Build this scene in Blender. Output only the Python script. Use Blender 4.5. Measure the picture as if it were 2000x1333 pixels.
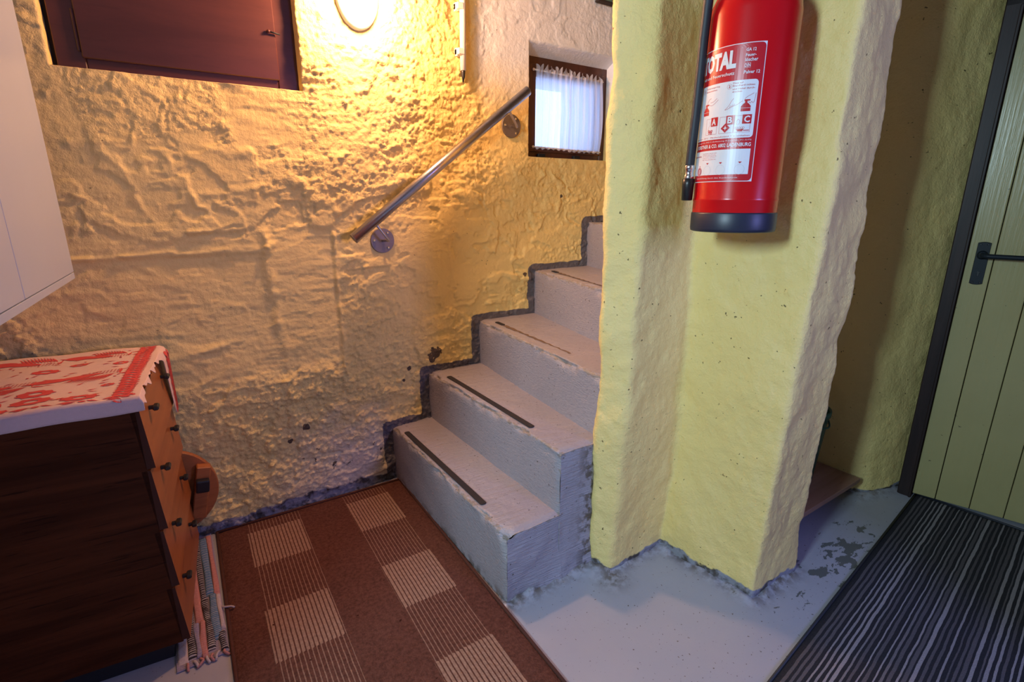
import bpy, bmesh, math, random
import numpy as np
from mathutils import Vector, Matrix

# ---------------------------------------------------------------- clear
for o in list(bpy.data.objects):
    bpy.data.objects.remove(o, do_unlink=True)
SC = bpy.context.scene
COL = SC.collection
random.seed(7)
R = math.radians

# ---------------------------------------------------------------- camera
cam_d = bpy.data.cameras.new('camera')
cam_d.sensor_width = 36.0
cam_d.lens = 18.0
cam_d.clip_start = 0.02
cam = bpy.data.objects.new('camera', cam_d)
COL.objects.link(cam)
cam.location = (0.0, 0.0, 1.15)
cam.rotation_euler = (R(90 - 15.3), 0, R(-33.7))
SC.camera = cam

# ---------------------------------------------------------------- world, lights, exposure
world = bpy.data.worlds.new('world')
SC.world = world
world.use_nodes = True
wn = world.node_tree.nodes
wn['Background'].inputs[0].default_value = (0.42, 0.60, 1.0, 1)
wn['Background'].inputs[1].default_value = 5.5
SC.view_settings.view_transform = 'Standard'
SC.view_settings.look = 'None'
SC.view_settings.gamma = 1.0
SC.view_settings.use_curve_mapping = False
SC.view_settings.exposure = 0.0

def area_light(name, loc, rot, sx, sy, power, color):
    d = bpy.data.lights.new(name, 'AREA'); d.shape = 'RECTANGLE'
    d.size = sx; d.size_y = sy; d.energy = power; d.color = color
    o = bpy.data.objects.new(name, d); COL.objects.link(o)
    o.location = loc; o.rotation_euler = rot
    return o
def point_light(name, loc, power, color, radius):
    d = bpy.data.lights.new(name, 'POINT'); d.energy = power; d.color = color
    d.shadow_soft_size = radius
    o = bpy.data.objects.new(name, d); COL.objects.link(o); o.location = loc
    return o
# blue fill light added inside the closed back window, in place of daylight
area_light('back_window_fill', (1.40, -1.22, 1.30), (R(86), 0, R(5)), 0.34, 0.8, 20.0, (0.32, 0.34, 1.0))
# unseen source left behind the camera; upright panel shaped to spare the floor
area_light('rear_left_light', (-1.28, 0.18, 1.62), (R(90-9), 0, R(-77)), 0.26, 0.40, 46.0, (0.61, 0.86, 1.0))

# ---------------------------------------------------------------- helpers
def sel_tag(o, label=None, cat=None, group=None, kind=None):
    if label: o['label'] = label
    if cat: o['category'] = cat
    if group: o['group'] = group
    if kind: o['kind'] = kind
    return o

def thing(name, label=None, cat=None, loc=(0, 0, 0), rotz=0.0, group=None, kind=None):
    o = bpy.data.objects.new(name, None); COL.objects.link(o)
    o.empty_display_size = 0.05
    o.location = loc; o.rotation_euler = (0, 0, rotz)
    o['_m'] = [0]
    del o['_m']
    sel_tag(o, label, cat, group, kind)
    return o

def root_of(o):
    while o.parent: o = o.parent
    return o

def obj(name, VF, mat, parent=None, smooth=False, world=True, attrs=None):
    """link one mesh; vertices are world coordinates unless world=False (then local to the root thing)"""
    V, F = VF
    V = np.asarray(V, dtype=float).reshape(-1, 3)
    if parent is not None and world:
        r = root_of(parent)
        if r.type == 'EMPTY':
            c, s = math.cos(-r.rotation_euler[2]), math.sin(-r.rotation_euler[2])
            P = V - np.array(r.location)
            V = np.stack([P[:, 0]*c - P[:, 1]*s, P[:, 0]*s + P[:, 1]*c, P[:, 2]], 1)
    me = bpy.data.meshes.new(name)
    if isinstance(F, np.ndarray): F = F.tolist()
    me.from_pydata(V.tolist(), [], F)
    if attrs:
        for k, a in attrs.items():
            at = me.attributes.new(k, 'FLOAT', 'POINT')
            at.data.foreach_set('value', np.asarray(a, dtype=np.float32).ravel())
    me.update()
    if smooth:
        me.polygons.foreach_set('use_smooth', [True]*len(me.polygons))
    o = bpy.data.objects.new(name, me); COL.objects.link(o)
    me.materials.append(mat)
    if parent is not None: o.parent = parent
    return o

def struct(name, VF, mat, smooth=False, attrs=None, label=None):
    o = obj(name, VF, mat, None, smooth, attrs=attrs)
    o['kind'] = 'structure'
    if label: o['label'] = label
    return o

def merge(*parts):
    V = []; F = []
    for v, f in parts:
        b = len(V)
        V += [tuple(p) for p in v]
        F += [tuple(i + b for i in q) for q in f]
    return V, F

def from_bm(bm):
    bm.verts.index_update()
    V = [tuple(v.co) for v in bm.verts]
    F = [tuple(v.index for v in f.verts) for f in bm.faces]
    bm.free()
    return V, F

def box(x0, x1, y0, y1, z0, z1, bev=0.0, seg=1):
    bm = bmesh.new()
    bmesh.ops.create_cube(bm, size=1.0)
    for v in bm.verts:
        v.co = Vector(((x0+x1)/2 + v.co.x*(x1-x0), (y0+y1)/2 + v.co.y*(y1-y0), (z0+z1)/2 + v.co.z*(z1-z0)))
    if bev > 0:
        bmesh.ops.bevel(bm, geom=list(bm.edges), offset=bev, segments=seg, affect='EDGES', profile=0.6)
    return from_bm(bm)

def xf(VF, M):
    V, F = VF
    return [tuple(M @ Vector(v)) for v in V], F

def tube(path, r, n=12, caps=True):
    """round tube along a list of points; r a number or a list"""
    P = [Vector(p) for p in path]
    rs = r if isinstance(r, (list, tuple)) else [r]*len(P)
    V = []; F = []
    up = Vector((0, 0, 1))
    prev = None
    for i, p in enumerate(P):
        t = (P[min(i+1, len(P)-1)] - P[max(i-1, 0)]).normalized()
        if prev is None:
            a = up if abs(t.dot(up)) < 0.95 else Vector((1, 0, 0))
            u = (a - t*a.dot(t)).normalized()
        else:
            u = (prev - t*prev.dot(t)).normalized()
        prev = u
        w = t.cross(u)
        for k in range(n):
            q = 2*math.pi*k/n
            V.append(tuple(p + (u*math.cos(q) + w*math.sin(q))*rs[i]))
    for i in range(len(P)-1):
        for k in range(n):
            a = i*n+k; b = i*n+(k+1) % n
            F.append((a, b, b+n, a+n))
    if caps:
        F.append(tuple(reversed(range(n)))); F.append(tuple(range((len(P)-1)*n, len(P)*n)))
    return V, F

def lathe(prof, n=32, c=(0, 0, 0), caps=True):
    V = []; F = []
    for (r, z) in prof:
        for k in range(n):
            q = 2*math.pi*k/n
            V.append((c[0]+r*math.cos(q), c[1]+r*math.sin(q), c[2]+z))
    for i in range(len(prof)-1):
        for k in range(n):
            a = i*n+k; b = i*n+(k+1) % n
            F.append((a, b, b+n, a+n))
    if caps:
        F.append(tuple(reversed(range(n)))); F.append(tuple(range((len(prof)-1)*n, len(prof)*n)))
    return V, F

def bez(pts, n=8):
    """Catmull-Rom through the points"""
    P = [Vector(p) for p in pts]; out = []
    for i in range(len(P)-1):
        p0 = P[max(i-1, 0)]; p1 = P[i]; p2 = P[i+1]; p3 = P[min(i+2, len(P)-1)]
        for k in range(n):
            t = k/n
            out.append(0.5*((2*p1) + (p2-p0)*t + (2*p0-5*p1+4*p2-p3)*t*t + (3*p1-p0-3*p2+p3)*t**3))
    out.append(P[-1])
    return out

def grid_faces(nu, nv, flip=False):
    i = np.arange(nu-1)[:, None]; j = np.arange(nv-1)[None, :]
    a = i*nv + j; b = a + nv; c = b + 1; d = a + 1
    q = np.stack([a, b, c, d], -1).reshape(-1, 4)
    return q[:, ::-1] if flip else q

# value noise in numpy
def _h(ix, iy, seed):
    h = (ix.astype(np.int64)*374761393 + iy.astype(np.int64)*668265263 + seed*982451653) & 0x7fffffff
    h = ((h ^ (h >> 13))*1274126177) & 0x7fffffff
    h = (h ^ (h >> 16)) & 0xffff
    return h/65535.0
def vnoise(x, y, seed=0):
    ix = np.floor(x); iy = np.floor(y); fx = x-ix; fy = y-iy
    ix = ix.astype(np.int64); iy = iy.astype(np.int64)
    fx = fx*fx*fx*(fx*(fx*6-15)+10); fy = fy*fy*fy*(fy*(fy*6-15)+10)
    a = _h(ix, iy, seed); b = _h(ix+1, iy, seed); c = _h(ix, iy+1, seed); d = _h(ix+1, iy+1, seed)
    return ((a+(b-a)*fx) + ((c+(d-c)*fx)-(a+(b-a)*fx))*fy)*2-1
def fbm(x, y, octv=4, seed=0, gain=0.5):
    s = np.zeros(np.broadcast(x, y).shape); a = 1.0
    for k in range(octv):
        s = s + a*vnoise(x*2**k+17.3*k, y*2**k-9.1*k, seed+k)
        a *= gain
    return s
def sstep(e0, e1, x):
    t = np.clip((x-e0)/(e1-e0), 0, 1); return t*t*(3-2*t)
def seg_dist(x, y, ax, ay, bx, by):
    dx, dy = bx-ax, by-ay
    t = np.clip(((x-ax)*dx+(y-ay)*dy)/(dx*dx+dy*dy), 0, 1)
    return np.hypot(x-ax-t*dx, y-ay-t*dy)

# ---------------------------------------------------------------- materials
class NT:
    def __init__(self, name):
        self.m = bpy.data.materials.new(name); self.m.use_nodes = True
        self.t = self.m.node_tree; self.n = self.t.nodes; self.l = self.t.links
        self.b = self.n['Principled BSDF']; self.out = self.n['Material Output']
        self._tc = None
    def set(self, sock, v):
        if hasattr(v, 'is_linked') or hasattr(v, 'links'):
            self.l.new(v, sock)
        else:
            if isinstance(v, (tuple, list)) and len(v) == 3 and sock.type == 'RGBA': v = tuple(v)+(1,)
            sock.default_value = v
    def coord(self, which='Object'):
        if self._tc is None: self._tc = self.n.new('ShaderNodeTexCoord')
        return self._tc.outputs[which]
    def mapping(self, scale=(1, 1, 1), rot=(0, 0, 0), loc=(0, 0, 0), src=None):
        m = self.n.new('ShaderNodeMapping')
        self.l.new(src or self.coord(), m.inputs[0])
        m.inputs[1].default_value = loc; m.inputs[2].default_value = rot; m.inputs[3].default_value = scale
        return m.outputs[0]
    def noise(self, scale, detail=4, rough=0.55, vec=None, dist=0.0):
        k = self.n.new('ShaderNodeTexNoise'); self.l.new(vec or self.coord(), k.inputs['Vector'])
        k.inputs['Scale'].default_value = scale; k.inputs['Detail'].default_value = detail
        k.inputs['Roughness'].default_value = rough; k.inputs['Distortion'].default_value = dist
        return k.outputs[0]
    def math(self, op, a, b=0.0, c=None):
        k = self.n.new('ShaderNodeMath'); k.operation = op
        self.set(k.inputs[0], a); self.set(k.inputs[1], b)
        if c is not None: self.set(k.inputs[2], c)
        return k.outputs[0]
    def step(self, v, lo, hi, smooth=True):
        k = self.n.new('ShaderNodeMapRange'); k.interpolation_type = 'SMOOTHSTEP' if smooth else 'LINEAR'
        self.set(k.inputs[0], v); self.set(k.inputs[1], lo); self.set(k.inputs[2], hi)
        k.inputs[3].default_value = 0.0; k.inputs[4].default_value = 1.0
        return k.outputs[0]
    def mix(self, f, a, b):
        k = self.n.new('ShaderNodeMix'); k.data_type = 'RGBA'
        self.set(k.inputs[0], f); self.set(k.inputs[6], a); self.set(k.inputs[7], b)
        return k.outputs[2]
    def xyz(self, src=None):
        k = self.n.new('ShaderNodeSeparateXYZ'); self.l.new(src or self.coord(), k.inputs[0])
        return k.outputs
    def attr(self, name):
        k = self.n.new('ShaderNodeAttribute'); k.attribute_name = name
        return k.outputs['Fac']
    def bump(self, h, strength=0.4, dist=0.01, prev=None):
        k = self.n.new('ShaderNodeBump'); self.set(k.inputs['Height'], h)
        k.inputs['Strength'].default_value = strength; k.inputs['Distance'].default_value = dist
        if prev is not None: self.l.new(prev, k.inputs['Normal'])
        return k.outputs[0]
    def fin(self, color=None, rough=0.5, normal=None, metal=0.0, spec=None):
        if color is not None: self.set(self.b.inputs['Base Color'], color)
        self.set(self.b.inputs['Roughness'], rough)
        self.set(self.b.inputs['Metallic'], metal)
        if spec is not None: self.b.inputs['Specular IOR Level'].default_value = spec
        if normal is not None: self.l.new(normal, self.b.inputs['Normal'])
        return self.m

def plain(name, color, rough=0.5, metal=0.0, var=0.12, scale=30, bump=0.0, spec=None):
    t = NT(name)
    n = t.noise(scale, 4)
    dark = tuple(c*(1-var) for c in color); lite = tuple(min(1, c*(1+var)) for c in color)
    col = t.mix(n, dark, lite)
    nor = t.bump(t.noise(scale*6, 3), bump, 0.003) if bump else None
    return t.fin(col, rough, nor, metal, spec)

YEL = (0.86, 0.645, 0.23)
YEL2 = (0.90, 0.73, 0.31)
PALE = (0.74, 0.66, 0.52)
GREY = (0.42, 0.43, 0.49)
DARKGREY = (0.15, 0.145, 0.16)

def wall_material(name, left=False):
    t = NT(name)
    P = t.coord(); X, Y, Z = t.xyz()
    n1 = t.noise(3.0, 5); n2 = t.noise(14, 4); n3 = t.noise(60, 3)
    col = t.mix(n1, YEL, YEL2)
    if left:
        # whitish zone high beside the little window, pale patch low by the stairs
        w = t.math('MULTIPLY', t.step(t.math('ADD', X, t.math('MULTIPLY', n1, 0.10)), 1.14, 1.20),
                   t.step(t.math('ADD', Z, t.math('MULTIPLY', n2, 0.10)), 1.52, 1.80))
        col = t.mix(w, col, (0.80, 0.86, 0.95))  # blue tint painted in to offset the orange lamplight
        d = t.math('MULTIPLY', t.step(t.math('ADD', X, t.math('MULTIPLY', n1, 0.3)), 0.30, 0.62),
                   t.step(t.math('ADD', Z, t.math('MULTIPLY', n2, 0.35)), 0.62, 0.26))
        d = t.math('MULTIPLY', d, t.step(X, 0.72, 0.60))
        col = t.mix(t.math('MULTIPLY', d, 0.9), col, PALE)
        # dark paint band that follows the stair profile
        band = t.math('ADD', t.attr('band'), t.math('MULTIPLY', t.math('SUBTRACT', n2, 0.5), 0.020))
        col = t.mix(t.step(band, 0.031, 0.028), col, t.mix(n3, (0.10, 0.092, 0.10), (0.20, 0.185, 0.20)))
        chip = t.step(t.math('ADD', t.math('MULTIPLY', t.attr('chip'), 0.6), t.math('SUBTRACT', t.noise(46, 3), 0.5)), 0.42, 0.45)
        col = t.mix(chip, col, (0.12, 0.085, 0.055))
        pits = t.math('MULTIPLY', t.step(t.noise(75, 2), 0.735, 0.76), t.step(t.noise(5, 2), 0.48, 0.6))
        col = t.mix(pits, col, (0.16, 0.10, 0.035))
    else:
        pits = t.step(t.noise(70, 2), 0.715, 0.74)
        col = t.mix(pits, col, (0.20, 0.14, 0.05))
    # floor paint and dirt creeping up the foot of the wall
    foot = t.math('ADD', Z, t.math('MULTIPLY', t.math('SUBTRACT', n2, 0.5), 0.07))
    lim = 0.045 if left else 0.026
    fcol = t.mix(t.step(t.noise(22, 4), 0.45, 0.62), (0.30, 0.305, 0.36), (0.08, 0.068, 0.06))
    col = t.mix(t.step(foot, lim+0.004, lim-0.004), col, fcol)
    h = t.math('ADD', t.math('MULTIPLY', t.noise(48, 6, 0.68), 1.0), t.math('MULTIPLY', t.noise(130, 3, 0.6), 0.4))
    if left: h = t.math('MULTIPLY', h, t.math('ADD', 0.25, t.math('MULTIPLY', t.attr('rough'), 0.75)))
    nor = t.bump(h, 0.8 if left else 0.6, 0.009)
    return t.fin(col, 0.55, nor, spec=0.35)

def stair_material():
    t = NT('grey_stair_paint')
    X, Y, Z = t.xyz()
    n1 = t.noise(5, 4); n2 = t.noise(55, 4); n3 = t.noise(24, 4)
    col = t.mix(n1, (0.315, 0.30, 0.345), (0.40, 0.38, 0.43))
    wear = t.attr('wear')
    m = t.step(t.math('ADD', t.math('MULTIPLY', wear, 0.46), t.math('SUBTRACT', n2, 0.5)), 0.35, 0.38)
    col = t.mix(m, col, t.mix(n3, (0.17, 0.13, 0.10), (0.42, 0.40, 0.40)))
    sp = t.step(t.noise(95, 2), 0.70, 0.72)
    col = t.mix(sp, col, (0.10, 0.085, 0.075))
    # bare dirty mortar where the steps meet the plaster column
    dm = t.math('MULTIPLY', t.attr('dirt'), t.step(t.noise(30, 5), 0.45, 0.58))
    col = t.mix(dm, col, (0.11, 0.09, 0.075))
    v = t.mapping((6, 30, 90), (R(18), 0, 0))
    h = t.math('ADD', t.math('MULTIPLY', t.noise(2.2, 4, 0.6, v), 0.9), t.math('MULTIPLY', t.noise(40, 5, 0.6), 0.7))
    nor = t.bump(h, 0.8, 0.006)
    return t.fin(col, 0.38, nor, spec=0.45)

def floor_material():
    t = NT('grey_floor_paint')
    X, Y, Z = t.xyz()
    n1 = t.noise(3, 4); n2 = t.noise(34, 5, 0.6); n3 = t.noise(18, 4)
    col = t.mix(n1, (0.34, 0.345, 0.41), (0.40, 0.405, 0.47))
    d = t.math('MULTIPLY', t.attr('dirt'), t.step(n2, 0.36, 0.60))
    col = t.mix(d, col, t.mix(n3, (0.06, 0.05, 0.045), (0.20, 0.17, 0.15)))
    # worn-through patches beside the striped runner
    dx = t.math('MULTIPLY', t.math('SUBTRACT', X, 1.72), 3.2); dy = t.math('MULTIPLY', t.math('SUBTRACT', Y, 0.60), 9.0)
    rr = t.math('SQRT', t.math('ADD', t.math('MULTIPLY', dx, dx), t.math('MULTIPLY', dy, dy)))
    cm = t.step(t.math('SUBTRACT', t.noise(13, 5, 0.6, t.mapping((1, 1.6, 1))), t.math('MULTIPLY', rr, 0.13)), 0.475, 0.49)
    col = t.mix(cm, col, (0.115, 0.125, 0.13))
    sp = t.step(t.noise(110, 2), 0.685, 0.71)
    col = t.mix(sp, col, (0.13, 0.11, 0.10))
    fine = t.step(t.noise(30, 8, 0.8), 0.60, 0.80)
    col = t.mix(t.math('MULTIPLY', fine, 0.28), col, (0.22, 0.20, 0.19))
    nor = t.bump(t.math('ADD', t.noise(25, 5), t.math('MULTIPLY', t.noise(4, 2), 1.5)), 0.25, 0.004)
    return t.fin(col, 0.36, nor, spec=0.45)

def wood(name, a, b, axis='Y', scale=6.0, rough=0.4, stretch=14, lines=0.5, spec=0.5):
    t = NT(name)
    s = {'X': (1, stretch, stretch), 'Y': (stretch, 1, stretch), 'Z': (stretch, stretch, 1)}[axis]
    v = t.mapping(s)
    n = t.noise(scale*0.35, 6, 0.6, v, 0.4)
    f = t.noise(scale*2.2, 3, 0.7, v)
    col = t.mix(t.step(n, 0.3, 0.7), a, b)
    col = t.mix(t.math('MULTIPLY', t.step(f, 0.56, 0.68), lines), col, tuple(c*0.45 for c in a))
    nor = t.bump(f, 0.08, 0.002)
    return t.fin(col, rough, nor, spec=spec)

M = {}
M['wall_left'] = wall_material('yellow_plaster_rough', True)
M['wall'] = wall_material('yellow_plaster')
M['stair'] = stair_material()
M['floor'] = floor_material()
M['white_plaster'] = plain('white_plaster', (0.75, 0.73, 0.70), 0.8, bump=0.3)
M['stone'] = plain('grey_cellar_stone', (0.24, 0.23, 0.23), 0.9, 0, 0.25, 8, 0.4)
M['dark_brown'] = wood('dark_brown_paint', (0.055, 0.020, 0.018), (0.085, 0.032, 0.027), 'Z', 5, 0.33, 10, 0.3)
M['hatch'] = wood('hatch_brown_paint', (0.058, 0.017, 0.015), (0.085, 0.026, 0.022), 'X', 4, 0.36, 8, 0.15)
M['door_frame'] = wood('door_frame_paint', (0.020, 0.012, 0.012), (0.036, 0.021, 0.020), 'Z', 6, 0.45, 16, 0.3, 0.25)
M['black_metal'] = plain('black_metal', (0.012, 0.017, 0.024), 0.5, 0.0, spec=0.25)
M['black_plastic'] = plain('black_plastic', (0.014, 0.014, 0.017), 0.35)
M['rubber'] = plain('black_rubber', (0.018, 0.021, 0.032), 0.55)
M['boot'] = plain('navy_black_plastic', (0.018, 0.022, 0.042), 0.4)
M['chrome'] = plain('chrome', (0.75, 0.75, 0.78), 0.18, 1.0, 0.05)
M['white_lacquer'] = plain('white_lacquer', (0.45, 0.52, 0.64), 0.32, 0, 0.03, 6)
M['gap'] = plain('dark_gap', (0.03, 0.022, 0.02), 0.9)
M['pvc'] = plain('white_pvc', (0.78, 0.74, 0.74), 0.45, 0, 0.03)
M['red'] = plain('red_enamel', (0.56, 0.0045, 0.008), 0.24, 0, 0.06, 20)
M['print_white'] = plain('label_white', (0.72, 0.72, 0.76), 0.35, 0, 0.03)
M['print_red'] = plain('label_red', (0.50, 0.012, 0.022), 0.32, 0, 0.04)
M['print_grey'] = plain('label_grey', (0.50, 0.50, 0.55), 0.35, 0, 0.03)
M['strip'] = plain('anti_slip_black', (0.020, 0.018, 0.022), 0.75, bump=0.5, scale=120)
M['worn_strip'] = plain('worn_glue_brown', (0.16, 0.105, 0.07), 0.8, 0, 0.5, 60)
M['chest_side'] = wood('walnut_veneer', (0.046, 0.011, 0.003), (0.105, 0.027, 0.008), 'X', 3.2, 0.6, 18, 0.75, 0.12)
M['drawer'] = wood('orange_wood', (0.30, 0.085, 0.022), (0.40, 0.125, 0.034), 'Y', 3, 0.36, 14, 0.25)
M['drawer_shade'] = wood('shaded_drawer_wood', (0.060, 0.020, 0.012), (0.09, 0.03, 0.017), 'Z', 3, 0.55, 14, 0.3, 0.15)  # drawer ends lie in shade; that shade is put into the wood colour
M['stool'] = wood('stool_wood', (0.34, 0.11, 0.032), (0.46, 0.16, 0.05), 'X', 4, 0.4, 14, 0.35)
M['board'] = wood('shelf_board_wood', (0.30, 0.16, 0.10), (0.38, 0.22, 0.15), 'X', 4, 0.5, 14, 0.3)
M['cloth'] = plain('white_linen', (0.78, 0.57, 0.53), 0.9, 0, 0.05, 140, 0.35)
M['cloth_red'] = plain('red_print', (0.64, 0.075, 0.075), 0.9, 0, 0.12, 120)
M['green_plastic'] = plain('green_plastic', (0.012, 0.075, 0.042), 0.4)
M['lilac'] = plain('lilac_fabric', (0.30, 0.22, 0.42), 0.8)
M['tan'] = wood('tan_board', (0.50, 0.32, 0.14), (0.58, 0.39, 0.19), 'X', 4, 0.6)
M['teal'] = plain('teal_paint', (0.14, 0.25, 0.22), 0.6)

def steel():
    t = NT('brushed_steel')
    n = t.noise(90, 3, 0.6)
    return t.fin(t.mix(n, (0.46, 0.45, 0.50), (0.58, 0.56, 0.61)), 0.30, None, 1.0)
M['steel'] = steel()
M['steel_plate'] = plain('worn_steel', (0.20, 0.175, 0.17), 0.5, 0.55, 0.3, 25)

def emis(name, col, s):
    t = NT(name)
    t.b.inputs['Base Color'].default_value = (0.8, 0.8, 0.8, 1)
    t.b.inputs['Emission Color'].default_value = tuple(col)+(1,)
    t.b.inputs['Emission Strength'].default_value = s
    return t.m
M['lamp_glass'] = emis('lit_opal_glass', (1.0, 0.88, 0.74), 14.0)

def door_paint():
    t = NT('sage_door_paint')
    v = t.mapping((40, 40, 1.4))
    n = t.noise(3, 4, 0.6, v); n1 = t.noise(4, 4)
    col = t.mix(n1, (0.37, 0.32, 0.145), (0.46, 0.40, 0.19))
    sp = t.step(t.noise(48, 3, 0.6, t.mapping((1, 1, 1.6))), 0.70, 0.73)
    col = t.mix(t.math('MULTIPLY', sp, 0.8), col, (0.07, 0.06, 0.045))
    return t.fin(col, 0.27, t.bump(n, 0.30, 0.0025))
M['door'] = door_paint()

def curtain_mat():
    t = NT('sheer_curtain')
    n = t.n
    tr = n.new('ShaderNodeBsdfTransparent'); tl = n.new('ShaderNodeBsdfTranslucent'); df = n.new('ShaderNodeBsdfDiffuse')
    tr.inputs[0].default_value = (0.95, 0.97, 1, 1)
    w = t.noise(300, 1)
    c = t.mix(w, (0.78, 0.82, 0.95), (0.88, 0.90, 1.0))
    t.l.new(c, tl.inputs[0]); t.l.new(c, df.inputs[0])
    m1 = n.new('ShaderNodeMixShader'); m1.inputs[0].default_value = 0.55
    t.l.new(df.outputs[0], m1.inputs[1]); t.l.new(tl.outputs[0], m1.inputs[2])
    m2 = n.new('ShaderNodeMixShader'); m2.inputs[0].default_value = 0.30
    t.l.new(m1.outputs[0], m2.inputs[1]); t.l.new(tr.outputs[0], m2.inputs[2])
    t.l.new(m2.outputs[0], t.out.inputs[0])
    return t.m
M['curtain'] = curtain_mat()
def pane_mat():
    t = NT('window_glass')
    n = t.n
    tr = n.new('ShaderNodeBsdfTransparent'); gl = n.new('ShaderNodeBsdfGlossy')
    tr.inputs[0].default_value = (0.93, 0.96, 1, 1); gl.inputs['Roughness'].default_value = 0.05
    m = n.new('ShaderNodeMixShader'); m.inputs[0].default_value = 0.06
    t.l.new(tr.outputs[0], m.inputs[1]); t.l.new(gl.outputs[0], m.inputs[2])
    t.l.new(m.outputs[0], t.out.inputs[0])
    return t.m
M['glass'] = pane_mat()

def rug_mat():
    t = NT('brown_checked_rug')
    X, Y, Z = t.xyz()
    wob = t.math('MULTIPLY', t.math('SUBTRACT', t.noise(30, 2), 0.5), 0.0022)
    x = t.math('ADD', X, wob)
    def band(v, a, b, e=0.001):
        return t.math('MULTIPLY', t.step(v, a-e, a+e), t.step(v, b+e, b-e))
    c = t.math('ADD', band(x, 0.090, 0.270), band(x, 0.433, 0.604))
    fr = t.math('FRACT', t.math('DIVIDE', t.math('ADD', x, 0.0030), 0.01128))
    yy = t.math('FRACT', t.math('DIVIDE', t.math('ADD', t.math('MULTIPLY', Y, -1.0), -0.072), 0.42))
    lb = t.math('MULTIPLY', t.step(yy, 0.0, 0.012), t.step(yy, 0.503, 0.491))
    thr = t.math('ADD', 0.24, t.math('MULTIPLY', lb, 0.46))
    tri = t.math('LESS_THAN', fr, thr)
    li = t.math('MULTIPLY', tri, c)
    n = t.step(t.noise(95, 5, 0.8), 0.3, 0.7); n2 = t.noise(9, 4)
    br = t.mix(t.math('ADD', t.math('MULTIPLY', n, 0.7), t.math('MULTIPLY', n2, 0.3)), (0.058, 0.022, 0.016), (0.165, 0.068, 0.050))
    be = t.mix(n, (0.25, 0.145, 0.105), (0.38, 0.24, 0.18))
    lum = t.math('ADD', 0.72, t.math('MULTIPLY', lb, 0.28))
    be = t.mix(lum, br, be)
    col = t.mix(li, br, be)
    sp = t.step(t.noise(40, 1), 0.80, 0.81)
    col = t.mix(sp, col, (0.04, 0.012, 0.008))
    h = t.math('ADD', t.noise(220, 2), t.math('MULTIPLY', li, 0.8))
    return t.fin(col, 0.95, t.bump(h, 0.7, 0.004), spec=0.1)
M['rug'] = rug_mat()
M['rug_edge'] = plain('rug_binding', (0.085, 0.026, 0.016), 0.95, 0, 0.3, 150, 0.5)

def runner_mat():
    t = NT('striped_runner')
    X, Y, Z = t.xyz()
    wob = t.math('MULTIPLY', t.math('SUBTRACT', t.noise(12, 3, 0.6, t.mapping((1, 2, 1))), 0.5), 0.006)
    y = t.math('ADD', Y, wob)
    def wn1(off):
        k = t.n.new('ShaderNodeTexWhiteNoise'); k.noise_dimensions = '1D'
        t.l.new(t.math('ADD', t.math('FLOOR', t.math('DIVIDE', y, 0.0128)), off), k.inputs['W'])
        return k.outputs[0]
    v = wn1(0.0); v2 = wn1(311.0)
    line = t.math('LESS_THAN', t.math('FRACT', t.math('DIVIDE', y, 0.0128)), t.math('ADD', 0.26, t.math('MULTIPLY', v2, 0.42)))
    f = t.noise(260, 2, 0.7)
    a = t.mix(f, (0.018, 0.018, 0.024), (0.040, 0.040, 0.050))
    b = t.mix(f, (0.085, 0.078, 0.090), (0.13, 0.12, 0.14))
    c = t.mix(f, (0.22, 0.205, 0.235), (0.36, 0.34, 0.37))
    col = t.mix(line, a, t.mix(t.step(v, 0.25, 0.65), b, c))
    # plain dark binding along the long edge
    col = t.mix(t.math('GREATER_THAN', t.math('ADD', Y, t.math('MULTIPLY', wob, 0.3)), -0.013), col, a)
    h = t.math('ADD', f, t.math('MULTIPLY', line, 0.8))
    return t.fin(col, 0.95, t.bump(h, 0.7, 0.004), spec=0.1)
M['runner'] = runner_mat()

def rag_mat(name, a, b, bars=0.0):
    t = NT(name)
    X, Y, Z = t.xyz()
    w = t.math('FRACT', t.math('DIVIDE', t.math('ADD', Y, t.math('MULTIPLY', t.noise(40, 2), 0.006)), 0.0078))
    n = t.noise(120, 3)
    col = t.mix(n, a, b)
    if bars:
        col = t.mix(t.math('MULTIPLY', t.math('LESS_THAN', w, 0.34), bars), col, (0.55, 0.50, 0.47))
    return t.fin(col, 0.95, t.bump(t.math('ADD', w, n), 0.6, 0.003), spec=0.1)
M['rag_blue'] = rag_mat('rag_blue', (0.06, 0.14, 0.24), (0.11, 0.22, 0.35), 0.45)
M['rag_pink'] = rag_mat('rag_pink', (0.42, 0.16, 0.13), (0.58, 0.26, 0.22), 0.12)
M['rag_black'] = rag_mat('rag_black', (0.03, 0.022, 0.024), (0.06, 0.045, 0.05), 0.8)
M['rag_lilac'] = rag_mat('rag_lilac', (0.24, 0.20, 0.28), (0.34, 0.29, 0.36), 0.2)
M['rag_white'] = rag_mat('rag_white', (0.46, 0.36, 0.34), (0.60, 0.50, 0.46), 0.0)

# ================================================================ structure
WY = 1.935          # mean plane of the long plaster wall
STEP_Z = [0.235, 0.44, 0.637, 0.84, 1.05, 1.26, 1.47]
RISER = [(0.680, 0.0), (0.860, -0.012), (1.112, 0.092), (1.412, 0.20), (1.730, 0.26), (2.06, 0.26), (2.40, 0.26), (2.74, 0.26)]
def rx(k, y): return RISER[k][0] - RISER[k][1]*(WY - y)

# holes in the long wall: brown hatch and little window
HATCH = (-0.186, 0.452, 1.500, 1.930)
WIN = (1.376, 1.888, 1.338, 1.795)

def lines_with(a, b, step, must):
    n = int(round((b-a)/step)); L = np.linspace(a, b, n+1)
    for m in must:
        L[np.argmin(abs(L-m))] = m
    return np.unique(L)

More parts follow.
